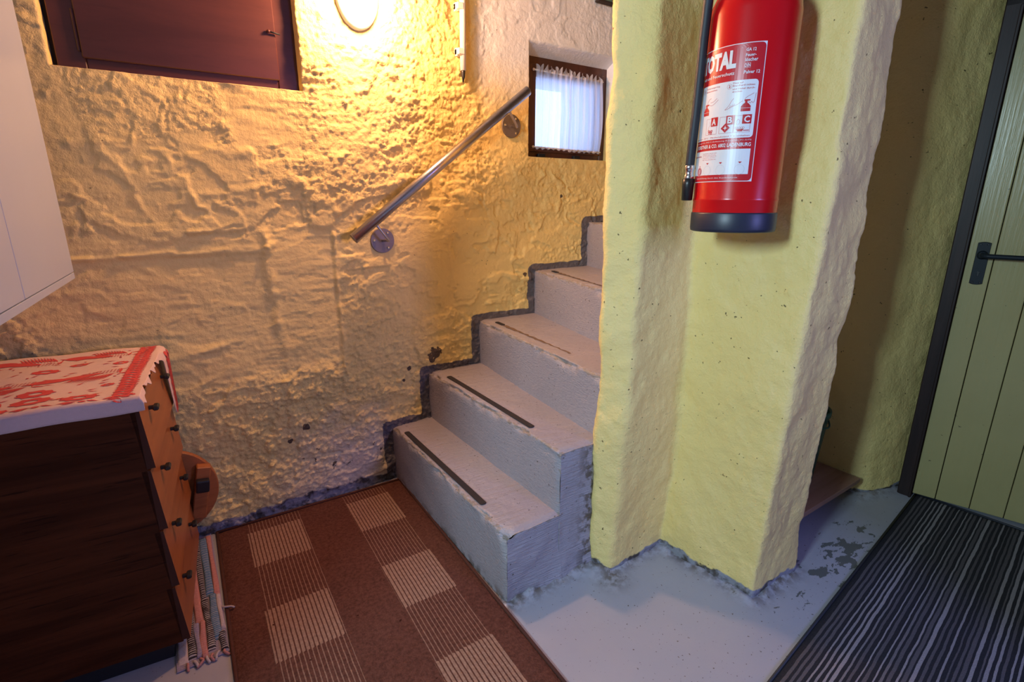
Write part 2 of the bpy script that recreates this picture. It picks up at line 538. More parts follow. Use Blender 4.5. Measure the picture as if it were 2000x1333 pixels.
def wall_relief(X, Z):
    """plaster relief (m, positive = towards the room)"""
    big = fbm(X*2.3, Z*2.3, 3, 3)*0.0065
    rough = 0.5+0.5*fbm(X*2.1+5, Z*2.1, 3, 11)
    rough = np.clip(rough, 0.15, 1.0)
    # hand-worked zones: smooth trowel patch right below the hatch, stipple below its left half
    wx = X+fbm(X*9, Z*9, 3, 61)*0.03; wz = Z+fbm(X*9, Z*9, 3, 71)*0.03
    trowel = sstep(0.20, 0.26, wx)*sstep(0.63, 0.59, wx)*sstep(1.31, 1.34, wz)*sstep(1.52, 1.49, wz)
    stip = sstep(-0.16, -0.13, wx)*sstep(0.24, 0.20, wx)*sstep(1.31, 1.33, wz)
    boards = sstep(-0.4, -0.3, wx)*sstep(0.56, 0.50, wx)*sstep(1.06, 1.03, wz)*sstep(0.52, 0.58, wz)
    lumpy = np.clip(sstep(0.36, 0.46, wx)*sstep(1.10, 1.15, wz)*sstep(0.95, 0.80, wx) + sstep(0.55, 0.45, wz), 0, 1)
    rough = rough*(1-0.75*trowel)*(1-0.65*boards) + 0.5*stip + 0.45*lumpy
    a = fbm(X*13, Z*17, 5, 23, 0.6); med = np.sign(a)*np.abs(a)**1.1*0.0030*rough
    fine = (np.abs(fbm(X*52, Z*64, 3, 37, 0.6))*0.0060)*rough
    strokes = fbm(X*9, Z*70, 3, 47)*0.0016*(trowel+boards*0.6)
    d = big + med + fine + strokes + trowel*0.005
    def flake(f, thr, h, seed, soft=0.09):
        n = fbm(X*f+fbm(X*f*1.7, Z*f*1.7, 2, seed+50)*0.5, Z*f*1.25, 5, seed, 0.6)
        return h*sstep(thr, thr+soft, n)
    keepout = (1-0.8*trowel)*(1-0.7*boards)
    d += flake(3.2, 0.05, 0.0060, 151)*keepout + flake(6.5, 0.18, 0.0045, 157)*keepout + flake(12, 0.25, 0.0024, 163)*np.clip(rough, 0, 1)
    d -= flake(14, 0.45, 0.0045, 171)*keepout*np.clip(rough+0.2, 0, 1)
    # formwork board joints, ridges and patch edges
    def ridge(ax, az, bx, bz, w, h, seed, wander=0.012):
        wob = fbm(X*14, Z*14, 3, seed)*wander
        q = seg_dist(X+wob, Z+wob*0.7, ax, az, bx, bz)
        amp = 0.55+0.55*fbm(X*20, Z*20, 2, seed+5)
        return h*np.exp(-(q/w)**2)*np.clip(amp, 0.15, 1.4)
    d += ridge(-0.25, 0.985, 0.02, 0.995, 0.0045, 0.0105, 101, 0.004)
    d += ridge(0.02, 0.99, 0.29, 1.00, 0.006, 0.0085, 103, 0.010)
    d += ridge(-0.02, 1.055, 0.25, 1.06, 0.006, 0.0075, 105, 0.010)
    d += ridge(0.285, 1.05, 0.305, 0.45, 0.016, 0.0125, 107, 0.016)
    d += ridge(0.51, 1.04, 0.512, 0.50, 0.0048, 0.0100, 109, 0.003)
    d += ridge(0.715, 0.98, 0.72, 0.72, 0.005, 0.004, 110, 0.003)
    d += ridge(-0.15, 0.64, 0.28, 0.70, 0.010, 0.005, 111, 0.016)
    d += ridge(-0.05, 0.50, 0.45, 0.52, 0.010, 0.005, 113, 0.02)
    d += ridge(0.30, 0.44, 0.62, 0.50, 0.018, 0.006, 115, 0.03)
    d += ridge(-0.16, 1.32, 0.28, 1.31, 0.012, 0.006, 117, 0.018)
    d += ridge(0.10, 1.18, 0.36, 1.19, 0.015, 0.006, 119, 0.03)
    d += ridge(-0.12, 1.29, -0.02, 1.10, 0.012, 0.007, 121, 0.02)
    d += ridge(0.04, 1.27, 0.10, 1.13, 0.010, 0.007, 123, 0.02)
    d += ridge(0.36, 1.22, 0.52, 1.12, 0.014, 0.007, 125, 0.03)
    d += ridge(0.62, 1.50, 0.66, 1.20, 0.014, 0.007, 127, 0.03)
    d += ridge(0.66, 1.20, 0.84, 1.25, 0.014, 0.007, 129, 0.03)
    d += ridge(0.98, 1.02, 0.99, 0.68, 0.010, 0.0045, 131, 0.012)
    d += ridge(0.98, 1.02, 1.30, 0.98, 0.010, 0.004, 133, 0.02)
    # board field a touch lower than the column right of it
    d -= 0.005*sstep(0.30, 0.27, X)*sstep(0.99, 0.97, Z)*sstep(0.66, 0.70, Z)
    d += 0.004*sstep(0.50, 0.505, X)*sstep(1.06, 1.03, Z)*sstep(0.48, 0.54, Z)*sstep(0.80, 0.70, X)
    # swelling towards the floor
    d += 0.020*sstep(0.35, 0.0, Z)*(0.7+0.3*fbm(X*5, Z*5, 2, 141))
    d += 0.012*np.exp(-((X-0.655)**2+(Z-1.82)**2)/0.02)*0
    calm = sstep(1.08, 1.20, X)*sstep(1.25, 1.40, Z)
    left = sstep(0.30, 0.20, X)*sstep(1.02, 1.06, Z)
    d = d*(1-0.70*calm)*(1-0.30*left)
    return d, np.clip(rough*(1-0.5*calm), 0.1, 1.2)

def build_left_wall():
    xs = lines_with(-0.62, 2.62, 0.0046, [HATCH[0], HATCH[1], WIN[0], WIN[1]])
    zs = lines_with(0.0, 2.40, 0.0048, [HATCH[2], HATCH[3], WIN[2], WIN[3]])
    X, Z = np.meshgrid(xs, zs, indexing='ij')
    D, RG = wall_relief(X, Z)
    flat = 1 - np.exp(-((X-0.655)**2/0.010+(Z-1.82)**2/0.022))     # behind the lamp plate
    for cx, cz in ((0.69, 1.005), (1.284, 1.457)):
        flat = flat*(1-np.exp(-(((X-cx)**2+(Z-cz)**2)/0.0035)))
    D = D*flat
    V = np.stack([X, WY - D, Z], -1).reshape(-1, 3)
    nv = len(zs)
    F = grid_faces(len(xs), nv)
    def hole(h):
        i0, i1 = np.searchsorted(xs, h[0]), np.searchsorted(xs, h[1])
        j0, j1 = np.searchsorted(zs, h[2]), np.searchsorted(zs, h[3])
        return i0, i1, j0, j1
    ci = F[:, 0]//nv; cj = F[:, 0] % nv
    keep = np.ones(len(F), bool)
    extraV = []; extraF = []
    base = len(V)
    for h, dep, splay in ((HATCH, 0.06, 0.0), (WIN, 0.085, 0.045)):
        i0, i1, j0, j1 = hole(h)
        keep &= ~((ci >= i0) & (ci < i1) & (cj >= j0) & (cj < j1))
        loop = [(i, j0) for i in range(i0, i1)] + [(i1, j) for j in range(j0, j1)] + \
               [(i, j1) for i in range(i1, i0, -1)] + [(i0, j) for j in range(j1, j0, -1)]
        n = len(loop)
        prev = [i*nv+j for i, j in loop]
        for s in (0.12, 0.4, 0.7, 1.0):
            cur = []
            for (i, j) in loop:
                p = V[i*nv+j]
                wob = 0.0025*math.sin(i*0.7+j*0.5+s*9)
                z = p[2] - (splay*s if j == j1 else 0)
                y = p[1]*(1-s) + (WY+dep)*s
                x = p[0]; inset = 0.003*math.sin(min(s, 0.4)/0.4*math.pi/2)
                if i == i0 and j not in (j0, j1): x += wob*0.4 + inset
                if i == i1 and j not in (j0, j1): x += wob*0.4 - inset
                extraV.append((x, y, z)); cur.append(base+len(extraV)-1)
            for k in range(n):
                extraF.append((prev[k], prev[(k+1) % n], cur[(k+1) % n], cur[k]))
            prev = cur
    V = np.concatenate([V, np.array(extraV)])
    Fl = F[keep].tolist() + extraF
    # distance above the stair profile for the painted band
    def prof_dist(x, z):
        best = np.full(x.shape, 9.0)
        px = [RISER[0][0]-1.4, RISER[0][0]]; pts = [(-0.7, -0.02), (RISER[0][0]-0.012, -0.02)]
        for k in range(6):
            pts += [(RISER[k][0]-0.012, STEP_Z[k]), (RISER[k+1][0]-0.012, STEP_Z[k])]
        for a, b in zip(pts[:-1], pts[1:]):
            best = np.minimum(best, seg_dist(x, z, a[0], a[1], b[0], b[1]))
        return best
    band = prof_dist(V[:, 0], V[:, 2])
    chip = np.zeros(len(V))
    for cx, cz, r, w in ((0.893, 0.522, 0.034, 1), (0.880, 0.500, 0.022, 1), (0.777, 0.470, 0.012, 1), (0.748, 0.424, 0.008, 1), (0.797, 0.426, 0.008, 1), (1.352, 0.825, 0.014, 1),
                         (0.345, 0.318, 0.016, 1), (0.285, 0.275, 0.012, 1), (1.56, 1.17, 0.010, 1), (0.62, 0.16, 0.10, 0.48), (0.45, 0.10, 0.10, 0.5), (0.36, 0.22, 0.10, 0.42)):
        q = np.hypot(V[:, 0]-cx, V[:, 2]-cz)
        chip = np.maximum(chip, w*np.clip(1.5-q/r, 0, 1))
    RG = np.concatenate([RG.ravel(), np.full(len(extraV), 0.3)])
    return V, Fl, dict(band=band, chip=chip, rough=RG)
V, F, A = build_left_wall()
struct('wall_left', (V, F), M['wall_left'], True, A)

# stepped wall with the extinguisher, and the wall of the door side
def round_poly(pts, rad, n=4):
    P = [np.array(p, float) for p in pts]; out = [P[0]]
    for i in range(1, len(P)-1):
        a, b, c = P[i-1], P[i], P[i+1]
        ra = min(rad, 0.45*np.linalg.norm(a-b)); rc = min(rad, 0.45*np.linalg.norm(c-b))
        s = b+(a-b)/np.linalg.norm(a-b)*ra; e = b+(c-b)/np.linalg.norm(c-b)*rc
        for k in range(n+1):
            t = k/n; out.append((1-t)**2*s+2*t*(1-t)*b+t*t*e)
    out.append(P[-1])
    return np.array(out)
def resample(P, step):
    d = np.concatenate([[0], np.cumsum(np.linalg.norm(np.diff(P, axis=0), axis=1))])
    n = int(d[-1]/step)
    s = np.linspace(0, d[-1], n+1)
    return np.stack([np.interp(s, d, P[:, 0]), np.interp(s, d, P[:, 1])], 1), s
def poly_wall(polyfn, zmax, step, zstep, amp, seed, rad=0.016, rows=None):
    base, s0 = resample(round_poly(polyfn(0.0), rad), step)
    n = len(base)
    zs = np.linspace(0, zmax, int(zmax/zstep)+1)
    V = np.zeros((n, len(zs), 3))
    for j, z in enumerate(zs):
        p = round_poly(polyfn(z), rad)
        d = np.concatenate([[0], np.cumsum(np.linalg.norm(np.diff(p, axis=0), axis=1))])
        s = s0/s0[-1]*d[-1]
        q = np.stack([np.interp(s, d, p[:, 0]), np.interp(s, d, p[:, 1])], 1)
        tg = np.gradient(q, axis=0); tg /= np.linalg.norm(tg, axis=1)[:, None]
        nr = np.stack([tg[:, 1], -tg[:, 0]], 1)          # left-to-right walk: normal points to the room (right-hand side)
        zz = np.full(n, z)
        dd = amp*(fbm(s*4.5, zz*4.5, 3, seed)*0.9 + fbm(s*15, zz*13, 3, seed+9)*0.42 + np.abs(fbm(s*42, zz*40, 3, seed+19))*0.26)
        q = q + nr*dd[:, None]
        V[:, j, 0] = q[:, 0]; V[:, j, 1] = q[:, 1]; V[:, j, 2] = z
    return V.reshape(-1, 3), grid_faces(n, len(zs), True)
def ip(z, tab):
    zz = [t[0] for t in tab]
    return (float(np.interp(z, zz, [t[1] for t in tab])), float(np.interp(z, zz, [t[2] for t in tab])))
def mid_poly(z):
    P1 = ip(z, [(0, 1.028, 0.986), (0.15, 1.036, 0.976), (0.64, 1.050, 0.960), (1.1, 1.054, 0.958), (1.6, 1.060, 0.952), (2.4, 1.06, 0.95)])
    P2 = ip(z, [(0, 1.270, 0.990), (0.3, 1.288, 0.972), (0.7, 1.290, 0.968), (1.1, 1.284, 0.976), (2.4, 1.284, 0.976)])
    P3 = ip(z, [(0, 1.300, 0.660), (0.4, 1.305, 0.648), (0.76, 1.310, 0.638), (1.02, 1.317, 0.622), (1.6, 1.317, 0.622), (2.4, 1.317, 0.622)])
    P4 = ip(z, [(0, 1.540, 0.657), (0.3, 1.541, 0.652), (1.0, 1.550, 0.634), (1.6, 1.546, 0.642), (2.4, 1.546, 0.642)])
    return [(2.62, 1.075), (1.03, 1.075), (0.999, 1.045), P1, P2, P3, P4, (1.565, 0.80), (1.565, 1.02)]
V, F = poly_wall(mid_poly, 2.40, 0.0062, 0.0070, 0.0074, 201)
struct('wall_middle', (V, F), M['wall'], True)
def right_poly(z):
    b = 0.012*max(0, 1-z/0.4)
    return [(1.565, 1.02), (2.150, 1.02), (2.150, 0.83), (2.185, 0.752-b), (2.345, 0.700-b), (2.46, 0.672-b)]
V, F = poly_wall(right_poly, 2.40, 0.009, 0.010, 0.0055, 307, 0.045)
struct('wall_right', (V, F), M['wall'], True)

# floor with a rough mortar fillet along the wall feet
def build_floor():
    xs = np.concatenate([np.arange(-1.35, -0.1, 0.05), np.arange(-0.1, 1.75, 0.0085), np.arange(1.75, 3.05, 0.03)])
    ys = np.concatenate([np.arange(-1.35, 0.4, 0.05), np.arange(0.4, 1.30, 0.0085), np.arange(1.30, 2.0, 0.03)])
    X, Y = np.meshgrid(xs, ys, indexing='ij')
    pts = [(0.68, 1.05), (1.0, 1.05), (1.028, 0.986), (1.270, 0.990), (1.300, 0.660), (1.540, 0.657)]
    d = np.full(X.shape, 9.0)
    for a, b in zip(pts[:-1], pts[1:]):
        d = np.minimum(d, seg_dist(X, Y, a[0], a[1], b[0], b[1]))
    d2 = seg_dist(X, Y, 2.18, 0.745, 2.36, 0.69)
    nz = 0.6+0.6*fbm(X*22, Y*22, 3, 401)
    lump = np.exp(-((X-1.02)**2+(Y-0.965)**2)/0.0009)*0.016 + np.exp(-((X-0.985)**2+(Y-1.02)**2)/0.002)*0.016
    Z = 0.017*np.exp(-(d/0.017)**2)*np.clip(nz, 0.1, 1.5) + 0.7*lump*np.clip(nz, 0.3, 1.4)
    Z += 0.015*np.exp(-(d2/0.03)**2)
    Z = np.where(X < 0.672, 0.0, Z)
    foot = np.minimum(d, d2)
    dirt = np.exp(-(foot/0.030)**2)*np.clip(0.85+0.6*fbm(X*9, Y*9, 3, 411), 0, 1)
    dirt = np.maximum(dirt, np.exp(-((X-1.02)**2+(Y-0.96)**2)/0.0022))
    V = np.stack([X, Y, Z], -1).reshape(-1, 3)
    return V, grid_faces(len(xs), len(ys)), dict(dirt=dirt.ravel())
V, F, A = build_floor()
struct('floor', (V, F), M['floor'], True, A)

struct('ceiling', box(-1.4, 3.1, -1.4, 2.05, 2.40, 2.46), M['stone'])
struct('trim_1', box(0.46, 0.58, -1.25, 0.92, 1.845, 2.40, 0.008), M['stone'], label='unseen ceiling beam added to shade the door')  # beam added out of view to cast shade on the door top
struct('wall_end', box(-0.68, -0.62, 0.72, 2.0, 0, 2.40), M['stone'])
struct('wall_front', box(-1.36, -0.62, 0.66, 0.72, 0, 2.40), M['stone'])
struct('wall_side', box(-1.40, -1.34, -1.34, 0.70, 0, 2.40), M['stone'])
struct('wall_back', merge(box(-1.40, 0.95, -1.36, -1.30, 0, 2.40), box(1.62, 3.05, -1.36, -1.30, 0, 2.40),
                          box(0.95, 1.62, -1.36, -1.30, 0, 0.85), box(0.95, 1.62, -1.36, -1.30, 1.75, 2.40)), M['stone'])
w2 = thing('window_2', None, None, (1.28, -1.33, 0.85), 0, kind='structure')  # unseen window added to go with the blue fill light
obj('opaque_pane', box(0.97, 1.60, -1.345, -1.335, 0.88, 1.72), M['white_plaster'], w2)  # opaque panel added to keep sky light out of the room
obj('frame', merge(box(0.95, 0.99, -1.36, -1.30, 0.85, 1.75, 0.002), box(1.58, 1.62, -1.36, -1.30, 0.85, 1.75, 0.002), box(0.99, 1.58, -1.36, -1.30, 0.85, 0.89, 0.002), box(0.99, 1.58, -1.36, -1.30, 1.71, 1.75, 0.002)), M['dark_brown'], w2)
struct('fill_blocker', box(1.63, 1.69, -1.31, -0.32, 0, 2.40, 0.01), M['stone'])  # unseen wall added to keep the blue fill off door and alcove
# upper end of the stairwell
struct('wall_stairwell', box(2.62, 2.68, 1.02, 2.05, 0, 2.40), M['stone'])

# ---------------------------------------------------------------- door
DO = np.array([2.362, 0.630]); DD = np.array([0.2730, -0.9620])   # door foot and direction along the door
dang = math.atan2(DD[1], DD[0])
door = thing('door_1', None, None, (DO[0], DO[1], 0), dang, kind='structure')
door['label'] = 'sage green ledged plank door with black handle'
# local: x along the door, y to the back of the door (+) / room (-)
seams = [0.0, 0.0735, 0.1755, 0.272, 0.372, 0.470, 0.568, 0.665, 0.75]
for a, b in zip(seams[:-1], seams[1:]):
    obj('plank', box(a+0.0012, b-0.0012, 0.002, 0.030, 0.012, 1.742, 0.0028, 2), M['door'], door, world=False)
obj('door_backing', box(0.0, 0.75, 0.022, 0.040, 0.012, 1.742), M['gap'], door, world=False)
# handle: long back plate with rounded ends, rose, lever, keyhole, screws
def plate_shape(w, h, t, bow):
    n = 8; pts = []
    for k in range(n+1):
        u = -1+2*k/n; pts.append((u*w/2, h/2-bow*u*u))
    for k in range(n+1):
        u = 1-2*k/n; pts.append((u*w/2, -h/2+bow*u*u))
    V = [(x, 0, z) for x, z in pts]+[(x*0.93, -t, z*0.975) for x, z in pts]
    m = len(pts)
    F = [tuple(range(m))]+[tuple(reversed(range(m, 2*m)))]
    F += [(k, (k+1) % m, m+(k+1) % m, m+k) for k in range(m)]
    return V, F
hx, hz = 0.0405, 0.938
pl = obj('handle_plate', xf(plate_shape(0.036, 0.150, 0.005, 0.004), Matrix.Translation((hx, 0.001, hz))), M['black_metal'], door, world=False)
for sx, sz in ((-0.010, 0.066), (0.010, 0.066), (-0.010, -0.066), (0.010, -0.066)):
    obj('screw', xf(lathe([(0.0034, 0), (0.0034, 0.0012), (0.0022, 0.0022)], 10), Matrix.Translation((hx+sx, -0.003, hz+sz)) @ Matrix.Rotation(R(90), 4, 'X')), M['black_plastic'], pl, world=False)
obj('keyhole', merge(box(hx-0.0045, hx+0.0045, -0.0052, -0.0035, hz-0.034, hz-0.027, 0.0006), box(hx-0.003, hx+0.003, -0.0052, -0.0035, hz-0.044, hz-0.032, 0.0006)), M['black_plastic'], pl, world=False)
lev = [(hx, -0.003, hz+0.030), (hx, -0.022, hz+0.030), (hx+0.002, -0.034, hz+0.0298), (hx+0.010, -0.041, hz+0.0295), (hx+0.024, -0.043, hz+0.029), (hx+0.115, -0.044, hz+0.0285)]
obj('lever', tube(bez(lev, 5), 0.0082, 14), M['black_metal'], door, True, world=False)
obj('rose', xf(lathe([(0.015, 0), (0.015, 0.004), (0.012, 0.010), (0.0095, 0.012)], 20), Matrix.Translation((hx, -0.004, hz+0.030)) @ Matrix.Rotation(R(90), 4, 'X')), M['black_metal'], door, True, world=False)
# frame: dark brown posts and head
fr = thing('trim_2', None, None, (DO[0], DO[1], 0), dang, kind='structure')
fr['label'] = 'dark brown wooden door frame'
obj('frame_post', box(-0.046, -0.002, -0.020, 0.060, 0.0, 1.80, 0.003), M['door_frame'], fr, world=False)
obj('frame_post', box(0.752, 0.800, -0.020, 0.060, 0.0, 1.80, 0.003), M['door_frame'], fr, world=False)
obj('frame_head', box(-0.046, 0.800, -0.020, 0.060, 1.745, 1.80, 0.003), M['door_frame'], fr, world=False)
obj('stop_bead', box(-0.010, -0.001, -0.026, -0.019, 0.0, 1.745, 0.002), M['door_frame'], fr, world=False)
wl = thing('wall_doorway', None, None, (DO[0], DO[1], 0), dang, kind='structure')
obj('lintel', box(-0.10, 0.86, -0.012, 0.10, 1.80, 2.40, 0.006), M['wall'], wl, world=False)
obj('side_wall', box(0.80, 2.10, -0.012, 0.10, 0.0, 2.40, 0.006), M['wall'], wl, world=False)
obj('dark_passage', box(-0.10, 0.86, 0.07, 0.10, 0.0, 1.82), M['gap'], wl, world=False)

# ---------------------------------------------------------------- staircase
stairs = thing('staircase', 'worn grey painted concrete staircase rising along the rough yellow wall', 'staircase', (0.68, 1.05, 0))
YO = 1.052
def build_step(k):
    z = STEP_Z[k]; z0 = 0.0
    ys = np.concatenate([[YO, YO+0.0015, YO+0.004, YO+0.009, YO+0.016], np.arange(YO+0.025, 1.975, 0.0105)])
    rn = 0.009
    V = []; wear = []; dirt = []; rows = []
    zlow = 0.0 if k < 2 else STEP_Z[k-2]
    zsamp = np.linspace(zlow, z-rn, max(6, int((z-zlow)/0.016)))
    arc = [(rn*(1-math.cos(a)), z-rn+rn*math.sin(a)) for a in np.linspace(0.35, math.pi/2, 4)]
    for y in ys:
        r0 = rx(k, y); r1 = rx(k+1, y)+0.012
        tx = np.linspace(rn+0.006, r1-r0, 22)
        prof = [(0.0, q) for q in zsamp] + arc + [(q, z) for q in tx]
        e = max(0.0, 1-(y-YO)/0.016)                       # rounded free end
        rows.append(len(prof))
        for (dx, zz) in prof:
            V.append((r0+dx, y, zz))
            dn = math.hypot(dx, z-zz)
            w = math.exp(-(dn/0.014)**2)*1.0
            if k < 3: w = max(w, math.exp(-((y-YO)/0.012)**2)*0.6)
            wear.append(w)
            dirt.append(max(0, 1-zz/0.04) if dx == 0 and k == 0 else 0)
    V = np.array(V); wear = np.array(wear)
    n = rows[0]
    G = V.reshape(len(ys), n, 3)
    S = G[:, :, 1]*1.0; T = np.arange(n)[None, :]*0.016+np.zeros_like(S)
    ww = wear.reshape(len(ys), n)
    chipn = np.clip(fbm(S*16, T*16+k*7.7, 4, 501+k)-0.15, 0, 2)
    G[:, :, 0] += fbm(S*7, T*9+k*3, 3, 511+k)*0.0016 + ww*chipn*0.015
    G[:, :, 2] += fbm(S*6+9, T*7+k*5, 3, 521+k)*0.0014*(G[:, :, 2] > z-0.004) - ww*chipn*0.011
    # rounded, knocked-off free corner
    cr = np.exp(-((S-YO)/0.010)**2)
    G[:, :, 2] -= cr*0.007*(G[:, :, 2] > z-0.02)
    G[:, :, 0] += cr*0.005*(T < n)
    if k == 0:
        q = np.sqrt(((S-YO)/0.030)**2 + ((G[:, :, 0]-rx(0, YO))/0.022)**2 + ((G[:, :, 2]-z)/0.05)**2)
        G[:, :, 1] += np.exp(-q**2)*0.018; G[:, :, 2] -= np.exp(-q**2)*0.020
    V = G.reshape(-1, 3)
    F = grid_faces(len(ys), n, True).tolist()
    wear = list(wear); dirt = list(dirt)
    # free side face as its own grid
    if k < 3:
        b = len(V); nx, nz = 26, max(8, int((z-zlow)/0.013))
        r0 = G[0, :, 0].min(); x0 = rx(k, YO); x1 = rx(k+1, YO)+0.012
        us = np.linspace(0, 1, nx); vs = np.linspace(0, 1, nz)
        top = np.interp(x0+0.006+us*(x1-x0-0.006), G[0, n-22:, 0], G[0, n-22:, 2])
        U, W = np.meshgrid(us, vs, indexing='ij')
        px = x0+0.005+U*(x1-x0-0.005); pz = zlow+W*(top[:, None]-zlow)
        py = YO - fbm(px*14, pz*14, 4, 541)*0.0035*np.minimum(1, (1-W)*6)*np.minimum(1, U*8+0.1) + 0*px
        py -= 0.018*np.exp(-(pz/0.05))*(0.5+0.5*fbm(px*11, pz*11, 2, 543)) if k < 2 else 0
        SV = np.stack([px, py, pz], -1).reshape(-1, 3)
        V = np.concatenate([V, SV])
        F += (grid_faces(nx, nz)+b).tolist()
        wear += list((np.exp(-((1-W)*(z-zlow)/0.012)**2)*0.8+0.10).ravel())
        dirt += list(np.clip(np.exp(-(px-1.0)**2/0.0020)*1.0 + np.exp(-pz/0.02)*0.5, 0, 1).ravel())
        # close the slit between sweep and side grid along the riser
        rim = [j for j in range(n)]
    return V, F, dict(wear=wear, dirt=dirt)
steps = []
for k in range(6):
    V, F, A = build_step(k)
    steps.append(obj('step', (V, F), M['stair'], stairs, True, attrs=A))

def strip_mesh(a, b, w, z, th=0.0022):
    a = Vector((a[0], a[1], z)); b = Vector((b[0], b[1], z))
    d = (b-a).normalized(); s = Vector((-d.y, d.x, 0))*w/2
    pts = []
    for c, e in ((a, -1), (b, 1)):
        for q in np.linspace(-90, 90, 7):
            qq = R(q)
            pts.append(c + s*math.sin(qq)*(1 if e > 0 else -1)*1.0 + d*e*math.cos(qq)*w*0.28)
    V = [tuple(p) for p in pts]+[tuple(p+Vector((0, 0, th))) for p in pts]
    m = len(pts)
    return V, [tuple(reversed(range(m))), tuple(range(m, 2*m))]+[(k, (k+1) % m, m+(k+1) % m, m+k) for k in range(m)]
for k, a, b, full in ((0, (0.708, 1.836), (0.708, 1.224), True), (1, (0.904, 1.828), (0.903, 1.240), True),
                      (2, (1.155, 1.850), (1.116, 1.295), False), (3, (1.452, 1.840), (1.345, 1.400), False)):
    z = STEP_Z[k]+0.0010
    if full:
        o = obj('anti_slip_strip', strip_mesh(a, b, 0.021, z), M['strip'], steps[k])
        o['label'] = 'black anti-slip strip'
    else:
        a = Vector(a+(0,)); b = Vector(b+(0,))
        c = a.lerp(b, 0.10)
        o = obj('anti_slip_strip', strip_mesh(a, c, 0.018, z), M['strip'], steps[k])
        o['label'] = 'short black remnant of an anti-slip strip'
        m = 24; V = []; F = []
        d = (b-a).normalized(); s = Vector((-d.y, d.x, 0))
        for i in range(m+1):
            t = 0.12+0.86*i/m; p = a.lerp(b, t)
            w = (0.010*(1-t*0.55))*(0.55+0.45*abs(math.sin(i*1.7+k))+0.2*math.sin(i*0.6))
            for sg in (-1, 1):
                q = p + s*(sg*w+0.003*math.sin(i*2.3)) + Vector((0, 0, z+0.0006))
                V.append(tuple(q))
        for i in range(m): F.append((2*i, 2*i+1, 2*i+3, 2*i+2))
        o = obj('glue_residue', (V, F), M['worn_strip'], steps[k])
        o['label'] = 'brown glue residue of a torn-off strip'

# ---------------------------------------------------------------- little window with curtain
win = thing('window_1', None, None, (1.63, 2.01, 1.34), 0, kind='structure')
win['label'] = 'small dark framed window above the stairs'
wx0, wx1, wz0, wz1 = 1.370, 1.895, 1.336, 1.760
wy = 2.005
FW = 0.040
obj('frame_stile', box(wx0, wx0+FW, wy, wy+0.05, wz0, wz1, 0.003), M['dark_brown'], win)
obj('frame_stile', box(wx1-FW, wx1, wy, wy+0.05, wz0, wz1, 0.003), M['dark_brown'], win)
obj('frame_rail', box(wx0+FW, wx1-FW, wy, wy+0.05, wz0, wz0+FW, 0.003), M['dark_brown'], win)
obj('frame_rail', box(wx0+FW, wx1-FW, wy, wy+0.05, wz1-FW, wz1, 0.003), M['dark_brown'], win)
ca = obj('casement', merge(box(wx0+0.032, wx0+0.084, wy-0.016, wy+0.03, wz0+0.035, wz1-0.035, 0.003),
                           box(wx1-0.052, wx1-0.032, wy-0.012, wy+0.03, wz0+0.035, wz1-0.035, 0.003),
                           box(wx0+0.05, wx1-0.05, wy-0.012, wy+0.03, wz0+0.030, wz0+0.052, 0.003),
                           box(wx0+0.05, wx1-0.05, wy-0.012, wy+0.03, wz1-0.085, wz1-0.035, 0.003)), M['dark_brown'], win)
obj('hinge', tube([(wx0+0.030, wy-0.012, 1.46), (wx0+0.030, wy-0.012, 1.53)], 0.005, 8), M['black_metal'], ca)
obj('hinge', tube([(wx0+0.030, wy-0.012, 1.60), (wx0+0.030, wy-0.012, 1.66)], 0.005, 8), M['black_metal'], ca)
obj('latch_keep', box(1.47, 1.51, wy-0.018, wy, wz0+0.008, wz0+0.022, 0.002), M['black_metal'], win)
obj('latch_keep', box(1.68, 1.72, wy-0.018, wy, wz0+0.008, wz0+0.022, 0.002), M['black_metal'], win)
obj('pane', box(wx0+0.05, wx1-0.05, wy+0.012, wy+0.016, wz0+0.045, wz1-0.06), M['glass'], win)
# deep outer reveal of the thick wall
obj('outer_reveal', merge(box(wx0-0.06, wx0+0.05, wy+0.05, wy+0.30, wz0-0.05, wz1+0.05), box(wx1-0.05, wx1+0.06, wy+0.05, wy+0.30, wz0-0.05, wz1+0.05),
                          box(wx0+0.05, wx1-0.05, wy+0.05, wy+0.30, wz1-0.06, wz1+0.05), box(wx0+0.05, wx1-0.05, wy+0.05, wy+0.30, wz0-0.05, wz0+0.03)), M['white_plaster'], win)

cu = thing('curtain', 'sheer white gathered curtain stretched across the small window', 'curtain', (1.60, 1.98, 1.36))
def curtain_panel(x0, x1, z0, z1, ph, lean):
    nu, nv = 90, 46
    V = []
    for i in range(nu):
        u = i/(nu-1)
        for j in range(nv):
            v = j/(nv-1)
            t = 1-abs(2*v-1)
            x = x0+(x1-x0)*u + 0.006*math.sin(v*3+ph)*t + lean*(1-v)*v*u
            f = math.sin(u*34+ph+1.1*math.sin(v*2.3+u*5)) + 0.5*math.sin(u*71+ph*2)
            amp = 0.0050*(0.55+0.45*t)
            ruff = max(0, (v-0.90)/0.10)
            y = 1.978 + amp*f + ruff*0.006*math.sin(u*60+ph)
            z = z0+(z1-z0)*v + (ruff*0.010*math.sin(u*47+ph) if v > 0.9 else 0) - (0.003*math.sin(u*40) if v < 0.05 else 0)
            V.append((x, y, z))
    return V, grid_faces(nu, nv).tolist()
obj('curtain_panel', curtain_panel(1.448, 1.645, 1.378, 1.716, 0.3, -0.01), M['curtain'], cu, True)
obj('curtain_panel', curtain_panel(1.636, 1.830, 1.374, 1.708, 1.9, 0.05), M['curtain'], cu, True)
